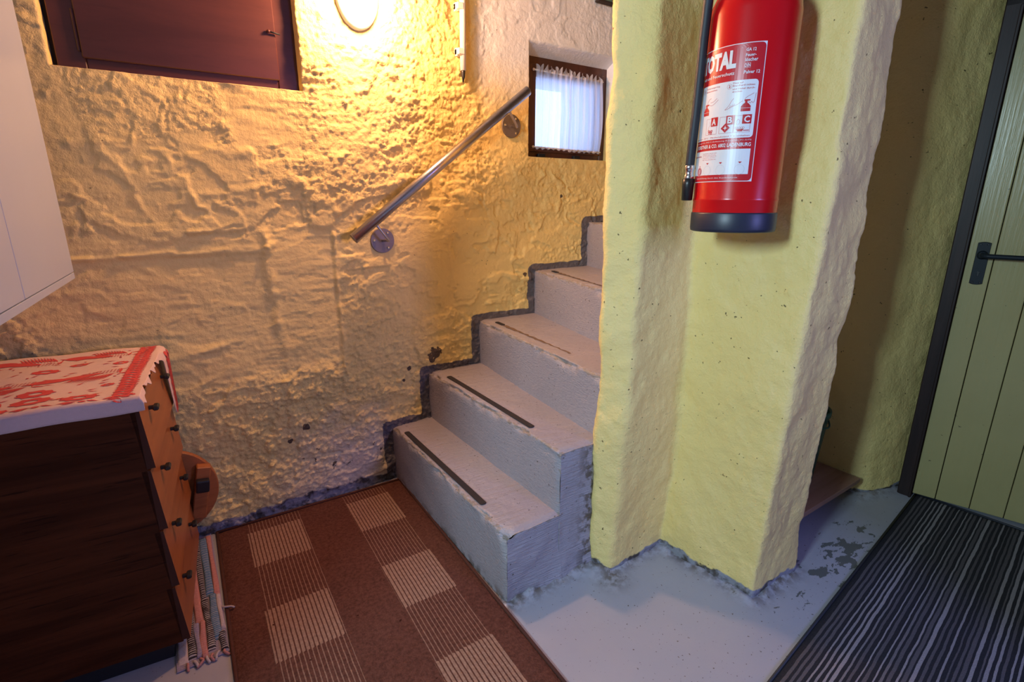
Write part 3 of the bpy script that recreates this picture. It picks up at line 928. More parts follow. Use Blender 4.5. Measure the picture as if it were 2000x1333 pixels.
for zz, nm in ((1.698, 'curtain_rod'), (1.384, 'curtain_rod')):
    r_ = obj(nm, tube([(1.436, 1.982, zz+0.002), (1.842, 1.982, zz-0.004)], 0.0035, 8), M['pvc'], cu, True)
    obj('rod_knob', lathe([(0.001, -0.006), (0.005, -0.004), (0.006, 0), (0.005, 0.004), (0.001, 0.006)], 10, (1.435, 1.982, zz+0.002)), M['pvc'], r_, True)

# ---------------------------------------------------------------- brown hatch in the wall
ha = thing('wooden_hatch', 'dark brown wooden hatch set into the yellow wall left of the lamp', 'hatch', (0.133, 1.96, 1.50))
x0, x1, z0, z1 = HATCH
yh = WY+0.022
obj('stile', box(x0+0.014, x0+0.078, yh, yh+0.03, z0+0.002, z1, 0.0025), M['hatch'], ha)
obj('stile', box(x1-0.066, x1-0.001, yh, yh+0.03, z0+0.002, z1, 0.0025), M['hatch'], ha)
obj('rail', box(x0+0.078, x1-0.066, yh+0.002, yh+0.03, z0+0.002, z0+0.036, 0.0025), M['hatch'], ha)
obj('rail', box(x0+0.078, x1-0.066, yh+0.002, yh+0.03, z1-0.05, z1, 0.0025), M['hatch'], ha)
obj('panel', box(x0+0.072, x1-0.062, yh-0.008, yh+0.012, z0+0.030, z1-0.04, 0.0022), M['hatch'], ha)
obj('bead', box(x0+0.064, x0+0.071, yh-0.006, yh+0.004, z0+0.045, z0+0.15, 0.002), M['hatch'], ha)
pin = obj('latch_pin', tube([(x1-0.082, yh-0.016, 1.668), (x1-0.050, yh-0.014, 1.664)], 0.0026, 8), M['black_metal'], ha, True)
obj('pin_head', lathe([(0.001, -0.005), (0.005, -0.003), (0.006, 0.001), (0.003, 0.005)], 10, (x1-0.083, yh-0.015, 1.668)), M['hatch'], pin, True)
obj('backing', box(x0-0.004, x1+0.004, yh+0.022, yh+0.05, z0-0.004, z1+0.004), M['gap'], ha)

# ---------------------------------------------------------------- wall lamp
la = thing('wall_lamp', 'lit oval white wall lamp between the brown hatch and the conduit', 'lamp', (0.655, WY, 1.82))
def oval(prof, a, b, n=40, c=(0.655, WY, 1.815)):
    """rings of an oval dome standing out of the wall (towards -y); prof = (scale, depth)"""
    V = []; F = []
    for s, d in prof:
        for k in range(n):
            q = 2*math.pi*k/n
            V.append((c[0]+a*s*math.cos(q), c[1]-d, c[2]+b*s*math.sin(q)))
    for i in range(len(prof)-1):
        for k in range(n):
            p = i*n+k; q = i*n+(k+1) % n
            F.append((p, q, q+n, p+n))
    F.append(tuple(range((len(prof)-1)*n, len(prof)*n)))
    return V, F
obj('lamp_base', oval([(1.0, -0.012), (1.0, 0.016), (0.97, 0.024), (0.86, 0.030), (0.80, 0.031)], 0.072, 0.103), M['white_lacquer'], la, True)
obj('lamp_glass', oval([(0.80, 0.026), (0.80, 0.034), (0.77, 0.050), (0.68, 0.064), (0.50, 0.074), (0.25, 0.079), (0.05, 0.080)], 0.072, 0.103), M['lamp_glass'], la, True)
ll = point_light('wall_lamp_light', (0.655, WY-0.170, 1.815), 40.0, (1.0, 0.50, 0.25), 0.045)
ll.parent = la; ll.location = (0, -0.170, -0.005)

# ---------------------------------------------------------------- conduit
co = thing('conduit', 'white plastic cable conduit with a cut black cable end on the wall', 'conduit', (1.052, 1.92, 1.60))
cy_ = WY-0.022
obj('pipe', tube([(1.050, cy_, 1.634), (1.055, cy_, 1.96), (1.056, cy_, 2.39)], 0.0115, 16), M['pvc'], co, True)
obj('cable_end', tube([(1.050, cy_, 1.640), (1.050, cy_, 1.628), (1.0495, cy_-0.001, 1.612), (1.0475, cy_-0.002, 1.592)], [0.0082, 0.0082, 0.007, 0.0018], 10), M['black_plastic'], co, True)
for zz in (1.698, 1.850, 2.15):
    obj('clip', merge(box(1.026, 1.052, cy_-0.013, cy_+0.022, zz-0.011, zz+0.011, 0.002), box(1.026, 1.040, cy_+0.004, cy_+0.024, zz-0.014, zz+0.014, 0.002)), M['pvc'], co)

# ---------------------------------------------------------------- handrail
ra = thing('handrail', 'brushed steel handrail on two round wall brackets above the stairs', 'handrail', (0.69, 1.90, 1.0))
ya = 1.866
A0 = Vector((0.564, ya, 1.020)); A1 = Vector((1.321, ya, 1.584))
obj('rail_tube', tube([A0, A1], 0.0188, 32), M['steel'], ra, True)
td = (A1-A0).normalized(); pd = Vector((td.z, 0, -td.x))
obj('end_cap', tube([A0-td*0.002, A0+td*0.0005], 0.0185, 24), M['steel_plate'], ra)
obj('end_cap', tube([A1-td*0.0005, A1+td*0.002], 0.0185, 24), M['steel_plate'], ra)
for (ex, ez, dx, dz) in ((0.694, 1.008, 0.692, 1.004), (1.272, 1.444, 1.284, 1.455)):
    w_ = wall_y = WY
    E = Vector((ex, ya+0.002, ez)); W_ = Vector((dx, WY-0.004, dz))
    t0 = ((E-A0).dot(td)); T = A0+td*t0
    br = obj('bracket_rod', tube(bez([T, T.lerp(E, 0.85), E+Vector((0, 0.004, 0)), E.lerp(W_, 0.2), W_], 3), 0.0052, 12), M['steel'], ra, True)
    prof = [(0.047, 0), (0.047, 0.004), (0.0455, 0.006), (0.001, 0.0062)]
    Mx = Matrix.Translation((dx, WY+0.004, dz)) @ Matrix.Rotation(R(90), 4, 'X')
    pl = obj('bracket_plate', xf(lathe([(r, z*2.0) for r, z in prof], 40), Mx), M['steel_plate'], ra)
    for q in (55, 178, 305):
        sx, sz = 0.034*math.cos(R(q)), 0.034*math.sin(R(q))
        obj('screw', xf(lathe([(0.0055, 0.011), (0.0055, 0.0145), (0.004, 0.017), (0.001, 0.0178)], 6), Matrix.Translation((sx, 0, sz)) @ Mx), M['chrome'], pl)

# ---------------------------------------------------------------- fire extinguisher
EX, EY, EZ = 1.158, 0.768, 1.079
ext = thing('fire_extinguisher', 'red powder fire extinguisher hanging on the yellow stepped wall', 'extinguisher', (EX, EY, EZ))
er = 0.095
obj('cylinder', lathe([(0.092, 0.030), (er, 0.040), (er, 0.070), (er+0.0008, 0.072), (er+0.0008, 0.076), (er, 0.078), (er, 0.460), (er-0.004, 0.485), (er-0.015, 0.510), (0.058, 0.534), (0.030, 0.548), (0.026, 0.560)], 72, (EX, EY, EZ)), M['red'], ext, True)
obj('foot_ring', lathe([(0.080, 0.004), (0.090, 0.0), (0.0955, 0.002), (0.0968, 0.008), (0.0968, 0.042), (0.0955, 0.045), (0.090, 0.046)], 64, (EX, EY, EZ)), M['boot'], ext, True)
vh = obj('valve_head', lathe([(0.026, 0.556), (0.028, 0.560), (0.028, 0.590), (0.020, 0.596), (0.018, 0.625), (0.010, 0.630)], 28, (EX, EY, EZ)), M['black_metal'], ext, True)
obj('carry_handle', merge(box(EX-0.012, EX+0.012, EY-0.11, EY+0.02, EZ+0.600, EZ+0.607, 0.002), box(EX-0.012, EX+0.012, EY-0.115, EY+0.02, EZ+0.630, EZ+0.637, 0.002)), M['black_metal'], vh)
obj('wall_bracket', merge(box(EX+0.06, 1.285, EY-0.02, EY+0.02, EZ+0.520, EZ+0.560, 0.003), box(1.262, 1.285, EY-0.03, EY+0.03, EZ+0.51, EZ+0.62, 0.003)), M['black_metal'], ext)
TH0 = math.atan2(-EY, -EX)
def onc(s, z, off):
    th = TH0 + s/er
    return (EX+(er+off)*math.cos(th), EY+(er+off)*math.sin(th), z)
def cyl_pt_dir(deg, rad):
    th = TH0+R(deg); return (EX+rad*math.cos(th), EY+rad*math.sin(th))
# hose down the left side
hp = []
for dg, rad, z in ((-20, 0.05, 0.590), (-45, 0.085, 0.580), (-60, 0.106, 0.530), (-66, 0.1085, 0.45), (-69, 0.1085, 0.36), (-72, 0.1085, 0.28), (-75, 0.110, 0.20), (-77, 0.111, 0.152)):
    x, y = cyl_pt_dir(dg, rad); hp.append((x, y, EZ+z))
ho = obj('hose', tube(bez(hp, 6), 0.0105, 16), M['rubber'], ext, True)
x, y = cyl_pt_dir(-77, 0.111)
obj('hose_ferrule', lathe([(0.0112, 0.122), (0.0118, 0.124), (0.0118, 0.130), (0.0105, 0.132), (0.0105, 0.142), (0.0122, 0.144), (0.0122, 0.152), (0.0112, 0.154)], 20, (x, y, EZ)), M['chrome'], ho, True)
obj('nozzle', lathe([(0.0085, 0.072), (0.0125, 0.073), (0.0140, 0.110), (0.0145, 0.122), (0.010, 0.124)], 20, (x, y, EZ)), M['black_plastic'], ho, True)

# printed label, built flat in (s, z) and laid round the cylinder
def patch(s0, s1, z0, z1, off, rad=0.0, n=24):
    """rounded rectangle bent round the cylinder"""
    pts = []
    if rad > 0:
        for cx, cz, a0 in ((s1-rad, z1-rad, 0), (s0+rad, z1-rad, 90), (s0+rad, z0+rad, 180), (s1-rad, z0+rad, 270)):
            for k in range(5):
                q = R(a0+k*22.5); pts.append((cx+rad*math.cos(q), cz+rad*math.sin(q)))
    else:
        pts = [(s1, z1), (s0, z1), (s0, z0), (s1, z0)]
    return flat_poly(pts, off)
def flat_poly(pts, off, maxe=0.007):
    bm = bmesh.new()
    vs = [bm.verts.new((p[0], p[1], 0)) for p in pts]
    bm.faces.new(vs)
    bmesh.ops.triangulate(bm, faces=list(bm.faces))
    return bend(bm, off, maxe)
def bend(bm, off, maxe=0.007):
    for _ in range(5):
        es = [e for e in bm.edges if abs(e.verts[0].co.x-e.verts[1].co.x) > maxe]
        if not es: break
        bmesh.ops.subdivide_edges(bm, edges=es, cuts=1, use_grid_fill=False)
        bmesh.ops.triangulate(bm, faces=[f for f in bm.faces if len(f.verts) > 3])
    for v in bm.verts:
        v.co = Vector(onc(v.co.x, v.co.y, off))
    return from_bm(bm)
def text_bm(body, size=1.0, bold=0.0):
    cu_ = bpy.data.curves.new('t', 'FONT'); cu_.body = body; cu_.size = size
    cu_.offset = bold; cu_.resolution_u = 2
    ob = bpy.data.objects.new('t', cu_); COL.objects.link(ob)
    bpy.context.view_layer.update()
    dg = bpy.context.evaluated_depsgraph_get()
    me = bpy.data.meshes.new_from_object(ob.evaluated_get(dg))
    bm = bmesh.new(); bm.from_mesh(me)
    bpy.data.objects.remove(ob, do_unlink=True); bpy.data.curves.remove(cu_); bpy.data.meshes.remove(me)
    bmesh.ops.remove_doubles(bm, verts=list(bm.verts), dist=1e-5)
    return bm
def text_on(body, s0, s1, z0, z1, off, bold=0.012):
    bm = text_bm(body, 1.0, bold)
    xs = [v.co.x for v in bm.verts]; ys = [v.co.y for v in bm.verts]
    a, b, c, d = min(xs), max(xs), min(ys), max(ys)
    for v in bm.verts:
        v.co.x = s0+(v.co.x-a)/(b-a)*(s1-s0); v.co.y = z0+(v.co.y-c)/(d-c)*(z1-z0); v.co.z = 0
    bmesh.ops.triangulate(bm, faces=list(bm.faces))
    return bend(bm, off)
lab = obj('label_sheet', patch(-0.172, 0.0300, 1.192, 1.4705, 0.0006, 0.0), M['print_white'], ext)
lab['label'] = 'red and white printed instruction label'
obj('red_field', patch(-0.170, 0.0284, 1.1936, 1.4690, 0.0009, 0.008), M['print_red'], lab)
W1 = obj('white_panel', patch(-0.164, 0.0214, 1.2835, 1.3990, 0.0012, 0.007), M['print_white'], lab)
obj('white_panel', patch(-0.164, 0.0205, 1.2075, 1.2605, 0.0012, 0.0), M['print_white'], lab)
wh = []
wh.append(text_on('TOTAL', -0.121, -0.0268, 1.4235, 1.4600, 0.0013, 0.055))
wh.append(text_on('Sicherheit und Feuerschutz', -0.146, -0.0280, 1.4110, 1.4175, 0.0013, 0.015))
for s, z, w, h, tx in ((-0.0090, 1.4535, 0.0190, 0.0062, 'GA 12'), (-0.0090, 1.4435, 0.0200, 0.0060, 'Feuer-'), (-0.0092, 1.4340, 0.0245, 0.0072, 'löscher'),
                       (-0.0092, 1.4236, 0.0112, 0.0062, 'DIN'), (-0.0095, 1.4105, 0.0310, 0.0066, 'Pulver 12')):
    wh.append(text_on(tx, s, s+w, z, z+h, 0.0013, 0.018))
wh.append(patch(-0.0094, 0.0022, 1.4308, 1.4313, 0.0013)); wh.append(patch(-0.0094, 0.0022, 1.4222, 1.4227, 0.0013))
wh.append(text_on('TOTAL FOERSTNER & CO. 6802 LADENBURG', -0.150, 0.0200, 1.2655, 1.2735, 0.0013, 0.020))
wh.append(text_on('Anerkennungs-Nr. MG 5 Zulassung Kenn-Nr. P1-5/72', -0.140, 0.0200, 1.2768, 1.2800, 0.0013, 0.0))
wh.append(text_on('Instandhaltung durch den Kundendienst', -0.110, 0.0000, 1.1985, 1.2020, 0.0013, 0.0))
obj('white_lettering', merge(*wh), M['print_white'], lab)['kind'] = 'stuff'
rd = []
rd.append(text_on('Sicherungsring', -0.098, -0.058, 1.3905, 1.3938, 0.0015, 0.006)); rd.append(text_on('herausziehen', -0.098, -0.064, 1.3850, 1.3880, 0.0015, 0.006))
rd.append(text_on('Düse auf', -0.0285, -0.0080, 1.3925, 1.3958, 0.0015, 0.008)); rd.append(text_on('Brandherd richten', -0.0285, 0.0150, 1.3872, 1.3905, 0.0015, 0.008))
rd.append(text_on('und Hebel durch-', -0.0285, 0.0160, 1.3808, 1.3842, 0.0015, 0.008)); rd.append(text_on('drücken', -0.0285, -0.0090, 1.3755, 1.3788, 0.0015, 0.008))
rd.append(text_on('2', -0.0372, -0.0334, 1.3858, 1.3912, 0.0015, 0.02)); rd.append(text_on('1', -0.1080, -0.1060, 1.3858, 1.3912, 0.0015, 0.02))
def ring(cs, cz, ro, ri, off, n=22):
    a = [(cs+ro*math.cos(2*math.pi*k/n), cz+ro*math.sin(2*math.pi*k/n)) for k in range(n)]
    b = [(cs+ri*math.cos(2*math.pi*k/n), cz+ri*math.sin(2*math.pi*k/n)) for k in range(n)]
    V = [onc(p[0], p[1], off) for p in a+b]
    return V, [(k, (k+1) % n, n+(k+1) % n, n+k) for k in range(n)]
def stroke(pts, w, off):
    V = []; F = []
    P = [Vector((p[0], p[1])) for p in pts]
    for i, p in enumerate(P):
        t = (P[min(i+1, len(P)-1)]-P[max(i-1, 0)]).normalized(); s = Vector((-t.y, t.x))*w/2
        V += [onc(*(p+s), off), onc(*(p-s), off)]
    for i in range(len(P)-1): F.append((2*i, 2*i+1, 2*i+3, 2*i+2))
    return V, F
def spl(pts): return [(p.x, p.y) for p in bez([(a, b, 0) for a, b in pts], 5)]
rd += [ring(-0.0353, 1.3885, 0.0052, 0.0048, 0.0015), ring(-0.1070, 1.3885, 0.0052, 0.0048, 0.0015)]
# pictogram 2: little extinguisher with two hands
def exti(s, z, w):
    body = [(s-w, z), (s+w, z), (s+w, z+0.010), (s+w*0.55, z+0.0150), (s+w*0.2, z+0.017), (s-w*0.2, z+0.017), (s-w*0.55, z+0.0150), (s-w, z+0.010)]
    return [flat_poly(body, 0.0015), patch(s-w*0.25, s+w*0.25, z+0.0165, z+0.0205, 0.0015), patch(s-w*0.4, s+w*0.8, z+0.0205, z+0.0235, 0.0015)]
rd += exti(0.0015, 1.3365, 0.0095) + exti(-0.092, 1.3365, 0.0095)
for q in ([(-0.041, 1.3420), (-0.033, 1.3500), (-0.028, 1.3590), (-0.024, 1.3640)], [(-0.041, 1.3420), (-0.034, 1.3440), (-0.026, 1.3475), (-0.016, 1.3510), (-0.006, 1.3575)],
          [(-0.031, 1.3460), (-0.029, 1.3500)], [(-0.027, 1.3475), (-0.025, 1.3515)], [(-0.023, 1.3490), (-0.021, 1.3530)],
          [(-0.002, 1.3610), (0.004, 1.3660), (0.010, 1.3690), (0.015, 1.3720)], [(0.006, 1.3560), (0.009, 1.3520), (0.012, 1.3555), (0.014, 1.3525), (0.017, 1.3560), (0.019, 1.3720)],
          [(-0.100, 1.3500), (-0.092, 1.3590), (-0.085, 1.3690), (-0.078, 1.3710)], [(-0.088, 1.3600), (-0.076, 1.3560), (-0.066, 1.3600), (-0.058, 1.3660)],
          [(-0.080, 1.3620), (-0.070, 1.3640), (-0.062, 1.3690)], [(-0.101, 1.3365), (-0.103, 1.3480), (-0.099, 1.3560), (-0.093, 1.3600)]):
    rd.append(stroke(spl(q), 0.0006, 0.0015))
# fire classes A, B, C
for s in (-0.0870, -0.0500, -0.0185):
    w = 0.0325 if s > -0.02 else 0.0310
    for a, b, c, d in ((s, s+w, 1.2945, 1.2950), (s, s+w, 1.3280, 1.3285), (s, s+0.0005, 1.2945, 1.3285), (s+w-0.0005, s+w, 1.2945, 1.3285)):
        rd.append(patch(a, b, c, d, 0.0015))
    rd.append(patch(s+w-0.0165, s+w+0.0015, 1.3115, 1.3300, 0.0016))
rd.append(flat_poly([(-0.036, 1.2955), (-0.026, 1.3050), (-0.036, 1.3150), (-0.046, 1.3050)], 0.0015))
rd.append(flat_poly([(-0.014, 1.3010), (0.002, 1.3010), (-0.001, 1.2965), (-0.010, 1.2965)], 0.0015)); rd.append(patch(0.001, 0.0128, 1.2975, 1.2990, 0.0015))
for cs in (-0.0150, -0.0115, -0.0070, -0.0025, 0.0010):
    rd.append(ring(cs, 1.3035, 0.0022, 0.0017, 0.0015, 12))
for cs, cz in ((-0.0760, 1.2980), (-0.0730, 1.3010), (-0.0700, 1.2975), (-0.0775, 1.3025), (-0.0690, 1.3020)):
    rd.append(ring(cs, cz, 0.0026, 0.0012, 0.0015, 10))
rd.append(stroke(spl([(-0.080, 1.304), (-0.078, 1.311), (-0.075, 1.316), (-0.076, 1.322)]), 0.0005, 0.0015))
rd.append(stroke(spl([(-0.012, 1.310), (-0.014, 1.316), (-0.010, 1.321), (-0.007, 1.316), (-0.009, 1.310)]), 0.0005, 0.0015))
rd.append(text_on('Nicht unter -20°C   Mindestabstand 1 m einhalten', -0.130, 0.0150, 1.2862, 1.2895, 0.0015, 0.0))
rd.append(text_on('Prüfnachweis', -0.140, -0.095, 1.2480, 1.2515, 0.0015, 0.006))
for i in range(5):
    rd.append(text_on(('Feuerlöscher müssen nach', 'Gebrauch sofort und sonst', 'alle zwei Jahre überprüft', 'und gewartet werden durch', 'den Kundendienst.')[i], -0.0900, -0.0500-0.002*(i % 2), 1.2538-0.0034*i, 1.2558-0.0034*i, 0.0015, -0.004))
for s in (-0.0720, -0.0385, 0.0020):
    rd.append(flat_poly([(s-0.0038, 1.2340), (s+0.0038, 1.2340), (s, 1.2302)], 0.0015))
for rr_ in ((0.0088, 0.0074), (0.0066, 0.0048), (0.0030, 0.0018)):
    rd.append(ring(-0.0990, 1.2160, rr_[0], rr_[1], 0.0015))
rd.append(flat_poly([(-0.1015, 1.2285), (-0.0965, 1.2285), (-0.0990, 1.2250)], 0.0015))
obj('red_lettering', merge(*rd), M['print_red'], lab)['kind'] = 'stuff'
obj('grey_ring_print', merge(ring(-0.0720, 1.2175, 0.0105, 0.0101, 0.0015), ring(-0.0385, 1.2175, 0.0105, 0.0101, 0.0015), ring(0.0020, 1.2175, 0.0105, 0.0101, 0.0015)), M['print_grey'], lab)
cw = [text_on('A', -0.0700, -0.0590, 1.3140, 1.3275, 0.0019, 0.03), text_on('B', -0.0325, -0.0225, 1.3140, 1.3275, 0.0019, 0.03), text_on('C', 0.0010, 0.0125, 1.3140, 1.3275, 0.0019, 0.03),
      flat_poly([(-0.036, 1.3000), (-0.0347, 1.3040), (-0.031, 1.3050), (-0.0347, 1.3062), (-0.036, 1.3105), (-0.0373, 1.3062), (-0.041, 1.3050), (-0.0373, 1.3040)], 0.0019),
      patch(-0.0085, 0.0110, 1.3428, 1.3434, 0.0019), patch(-0.1015, -0.0825, 1.3428, 1.3434, 0.0019)]
obj('fire_class_lettering', merge(*cw), M['print_white'], lab)['kind'] = 'stuff'

# ---------------------------------------------------------------- alcove: shelf board and bucket
sb = thing('shelf_board', 'low wooden board bridging the dark alcove behind the stepped wall', 'shelf', (1.86, 0.86, 0.10))
obj('board', box(1.57, 2.135, 0.735, 1.00, 0.080, 0.100, 0.002), M['board'], sb)
obj('support_block', box(1.60, 1.66, 0.80, 0.98, 0.0, 0.080, 0.003), M['board'], sb)
obj('support_block', box(2.06, 2.12, 0.80, 0.98, 0.0, 0.080, 0.003), M['board'], sb)
BX, BY, BZ = 1.900, 0.888, 0.101
bu = thing('bucket', 'dark green plastic bucket standing on the alcove board', 'bucket', (BX, BY, BZ))
obj('bucket_wall', lathe([(0.070, 0.0), (0.072, 0.004), (0.094, 0.285), (0.100, 0.287), (0.1005, 0.305), (0.094, 0.308), (0.091, 0.296), (0.070, 0.012), (0.002, 0.010)], 40, (BX, BY, BZ)), M['green_plastic'], bu, True)
obj('bucket_handle', tube(bez([(BX-0.10, BY, BZ+0.290), (BX-0.085, BY-0.05, BZ+0.270), (BX, BY-0.104, BZ+0.255), (BX+0.085, BY-0.05, BZ+0.270), (BX+0.10, BY, BZ+0.290)], 6), 0.003, 8), M['green_plastic'], bu, True)

# ---------------------------------------------------------------- brown rug
ru = thing('rug', 'brown rug with two rows of beige checks at the foot of the stairs', 'rug', (0.002, 1.905, 0.0), R(-1.2))
def rug_body(w, l, th):
    nx, ny = 34, 60; V = []
    for i in range(nx):
        for j in range(ny):
            x = w*i/(nx-1); y = -l*j/(ny-1)
            e = min(x, w-x, -y, l+y)
            z = th*(1-math.exp(-(e+0.0005)/0.006))+0.0006*math.sin(x*23+y*5)+0.0006*math.sin(y*17)
            V.append((x, y, max(z, 0.0005)))
    return V, grid_faces(nx, ny, True).tolist()
obj('rug_pile', rug_body(0.682, 1.27, 0.009), M['rug'], ru, True, world=False)
eb = []
for a, b in (((0.0, 0.0), (0.682, 0.0)), ((0.0, 0.0), (0.0, -1.27)), ((0.682, 0.0), (0.682, -1.27)), ((0.0, -1.27), (0.682, -1.27))):
    eb.append(tube([(a[0], a[1], 0.0050), (b[0], b[1], 0.0050)], 0.0048, 8))
obj('bound_edge', merge(*eb), M['rug_edge'], ru, True, world=False)

# ---------------------------------------------------------------- striped runner by the door
ra2 = math.atan2(0.48-0.625, 1.083-2.385)          # along the long edge
rn_ = thing('runner_mat', 'black and grey striped runner mat in front of the green door', 'mat', (2.385, 0.622, 0.0), ra2+math.pi)
def runner_body(l, w, th):
    nx, ny = 80, 40; V = []
    for i in range(nx):
        for j in range(ny):
            x = -l*i/(nx-1); y = -w*j/(ny-1)
            e = min(-x, l+x, -y, w+y)
            z = th*(1-math.exp(-(e+0.0005)/0.005))+0.0007*math.sin(x*9+y*5)
            V.append((x, y, max(z, 0.0006)))
    return V, grid_faces(nx, ny).tolist()
obj('runner_pile', runner_body(1.62, 0.66, 0.008), M['runner'], rn_, True, world=False)
obj('bound_edge', merge(tube([(0, 0, 0.0045), (-1.62, 0, 0.0045)], 0.0042, 8), tube([(0, 0, 0.0045), (0, -0.66, 0.0045)], 0.0042, 8)), M['rubber'], rn_, True, world=False)

# ---------------------------------------------------------------- chest of drawers
CR = R(-5.5)
ch = thing('chest_of_drawers', 'dark walnut chest of drawers with orange wood fronts by the wall', 'chest', (-0.108, 1.369, 0.0), CR)
CL, CD, CH = 0.485, 0.40, 0.705
# local: +x = front normal, y along the front (0 near camera), chest body x from -CD to 0
obj('side_panel', box(-CD, -0.004, 0.0, 0.018, 0.045, CH, 0.0015), M['chest_side'], ch, world=False)
obj('side_panel', box(-CD, -0.004, CL-0.018, CL, 0.045, CH, 0.0015), M['chest_side'], ch, world=False)
obj('back_panel', box(-CD, -CD+0.008, 0.018, CL-0.018, 0.045, CH), M['chest_side'], ch, world=False)
obj('top_panel', box(-CD, -0.002, 0.0, CL, CH, CH+0.016, 0.002), M['chest_side'], ch, world=False)
obj('plinth', box(-CD+0.01, -0.030, 0.012, CL-0.012, 0.0, 0.045), M['black_plastic'], ch, world=False)
obj('carcass_front', box(-0.05, -0.012, 0.018, CL-0.018, 0.046, CH), M['gap'], ch, world=False)
nd = 4; dh = (CH-0.048)/nd
for i in range(nd):
    zt = CH-0.002-i*dh; zb = zt-dh+0.005
    xt, xb = 0.001, 0.012
    V = [(xt-0.018, 0.0, zt), (xt, 0.0, zt), (xb, 0.0, zb), (xb-0.018, 0.0, zb), (xt-0.018, CL, zt), (xt, CL, zt), (xb, CL, zb), (xb-0.018, CL, zb)]
    F = [(0, 4, 5, 1), (1, 5, 6, 2), (2, 6, 7, 3), (3, 7, 4, 0)]
    dr = obj('drawer', (V, F+[(0, 1, 2, 3), (7, 6, 5, 4)]), M['drawer'], ch, world=False)
    dr.data.materials.append(M['drawer_shade'])
    for p in dr.data.polygons:
        if abs(p.normal.y) > 0.8: p.material_index = 1
    for yy in (0.105, CL-0.12):
        zc = zt-0.045; xc = xt+(xb-xt)*(0.045/dh)
        obj('drawer_knob', merge(box(xc-0.001, xc+0.014, yy-0.005, yy+0.005, zc-0.004, zc+0.005, 0.0015),
                                 box(xc+0.009, xc+0.022, yy-0.014, yy+0.014, zc-0.006, zc+0.006, 0.003)), M['black_plastic'], dr, world=False)
# printed cloth over the top
cl = thing('tablecloth', 'white cloth with red bird and flower print lying on the dark chest', 'tablecloth', (-0.108, 1.369, 0.0), CR)
ZT = CH+0.0175
def cz(x, y):
    return ZT + 0.0016*math.sin(x*31+y*11)+0.0014*math.sin(y*37-x*9)+0.002
def cloth_pt(x, y):
    """fold a flat cloth (x to the front, y along the front) over the chest edges; y<0 hangs on the near side, x>0 over the front"""
    z = cz(x, y); px, py = x, y
    if y < 0: z = cz(x, 0)+y*1.0; py = -0.006-0.003*math.sin(x*22)-0.10*(-y)*0
    if x > 0.0:
        q = min(x, 0.008); px = 0.014*min(1, x/0.03)+0.004; z = cz(0, max(y, 0))-max(0, x-0.008) if y >= 0 else z
        if y < 0: z = min(z, cz(0, 0)-max(0, x-0.008))
    return (px, py, z)
def front_drop(y):
    t = y/CL
    d = 0.014+0.006*math.sin(y*61)+0.004*math.sin(y*143+1)+0.010*max(0, 1-abs(t-0.02)/0.06)
    d += 0.195*float(sstep(0.72, 0.93, np.array(t)))
    return d
def cloth_mesh():
    ys = np.concatenate([np.linspace(-0.034, 0, 7)[:-1], np.linspace(0, CL+0.004, 96)])
    V = []; nx = 60; nf = 16
    for y in ys:
        drop = front_drop(max(y, 0))
        row = [(-CD-0.012+(CD+0.012)*i/(nx-1)) for i in range(nx)] + [drop*(i+1)/nf for i in range(nf)]
        yy = y if y > -0.03 else y-0.004
        for x in row:
            yv = y*(1-0.10*math.sin(x*9)) if y < 0 else y
            V.append(cloth_pt(x, yv))
    return V, grid_faces(len(ys), nx+nf).tolist()
cs_ = obj('cloth_sheet', cloth_mesh(), M['cloth'], cl, True, world=False)
md = cs_.modifiers.new('thickness', 'SOLIDIFY'); md.thickness = 0.0012; md.offset = 0
prints = []
def pr(pts):
    pts = [(x, y) for x, y in pts if True]
    c = (sum(p[0] for p in pts)/len(pts), sum(p[1] for p in pts)/len(pts))
    V = []
    for x, y in [c]+pts:
        q = cloth_pt(x, y); off = 0.0016
        if y < 0: V.append((q[0], q[1]-off, q[2]))
        elif x > 0.004: V.append((q[0]+off, q[1], q[2]))
        else: V.append((q[0], q[1], q[2]+off))
    n = len(pts)
    prints.append((V, [(0, 1+k, 1+(k+1) % n) for k in range(n)]))
def ell(cx, cy, a, b, rot=0.0, n=14, wav=0.0, nw=7):
    P = []
    for k in range(n):
        q = 2*math.pi*k/n; r = 1+wav*math.cos(nw*q)
        x = a*r*math.cos(q); y = b*r*math.sin(q)
        P.append((cx+x*math.cos(rot)-y*math.sin(rot), cy+x*math.sin(rot)+y*math.cos(rot)))
    pr(P)
def ringp(cx, cy, a, b, n=24, wav=0.12, nw=9, inner=0.35):
    for k in range(n):
        q0 = 2*math.pi*k/n; q1 = 2*math.pi*(k+1)/n
        f = lambda q, s: (cx+a*s*(1+wav*math.cos(nw*q)*(s > 0.6))*math.cos(q), cy+b*s*(1+wav*math.cos(nw*q)*(s > 0.6))*math.sin(q))
        pr([f(q0, inner), f(q0, 1), f(q1, 1), f(q1, inner)])
def leaf(x0, y0, x1, y1, w):
    dx, dy = x1-x0, y1-y0; L = math.hypot(dx, dy); nx_, ny_ = -dy/L*w, dx/L*w
    pr([(x0, y0), (x0+dx*0.35+nx_, y0+dy*0.35+ny_), (x1, y1), (x0+dx*0.35-nx_, y0+dy*0.35-ny_)])
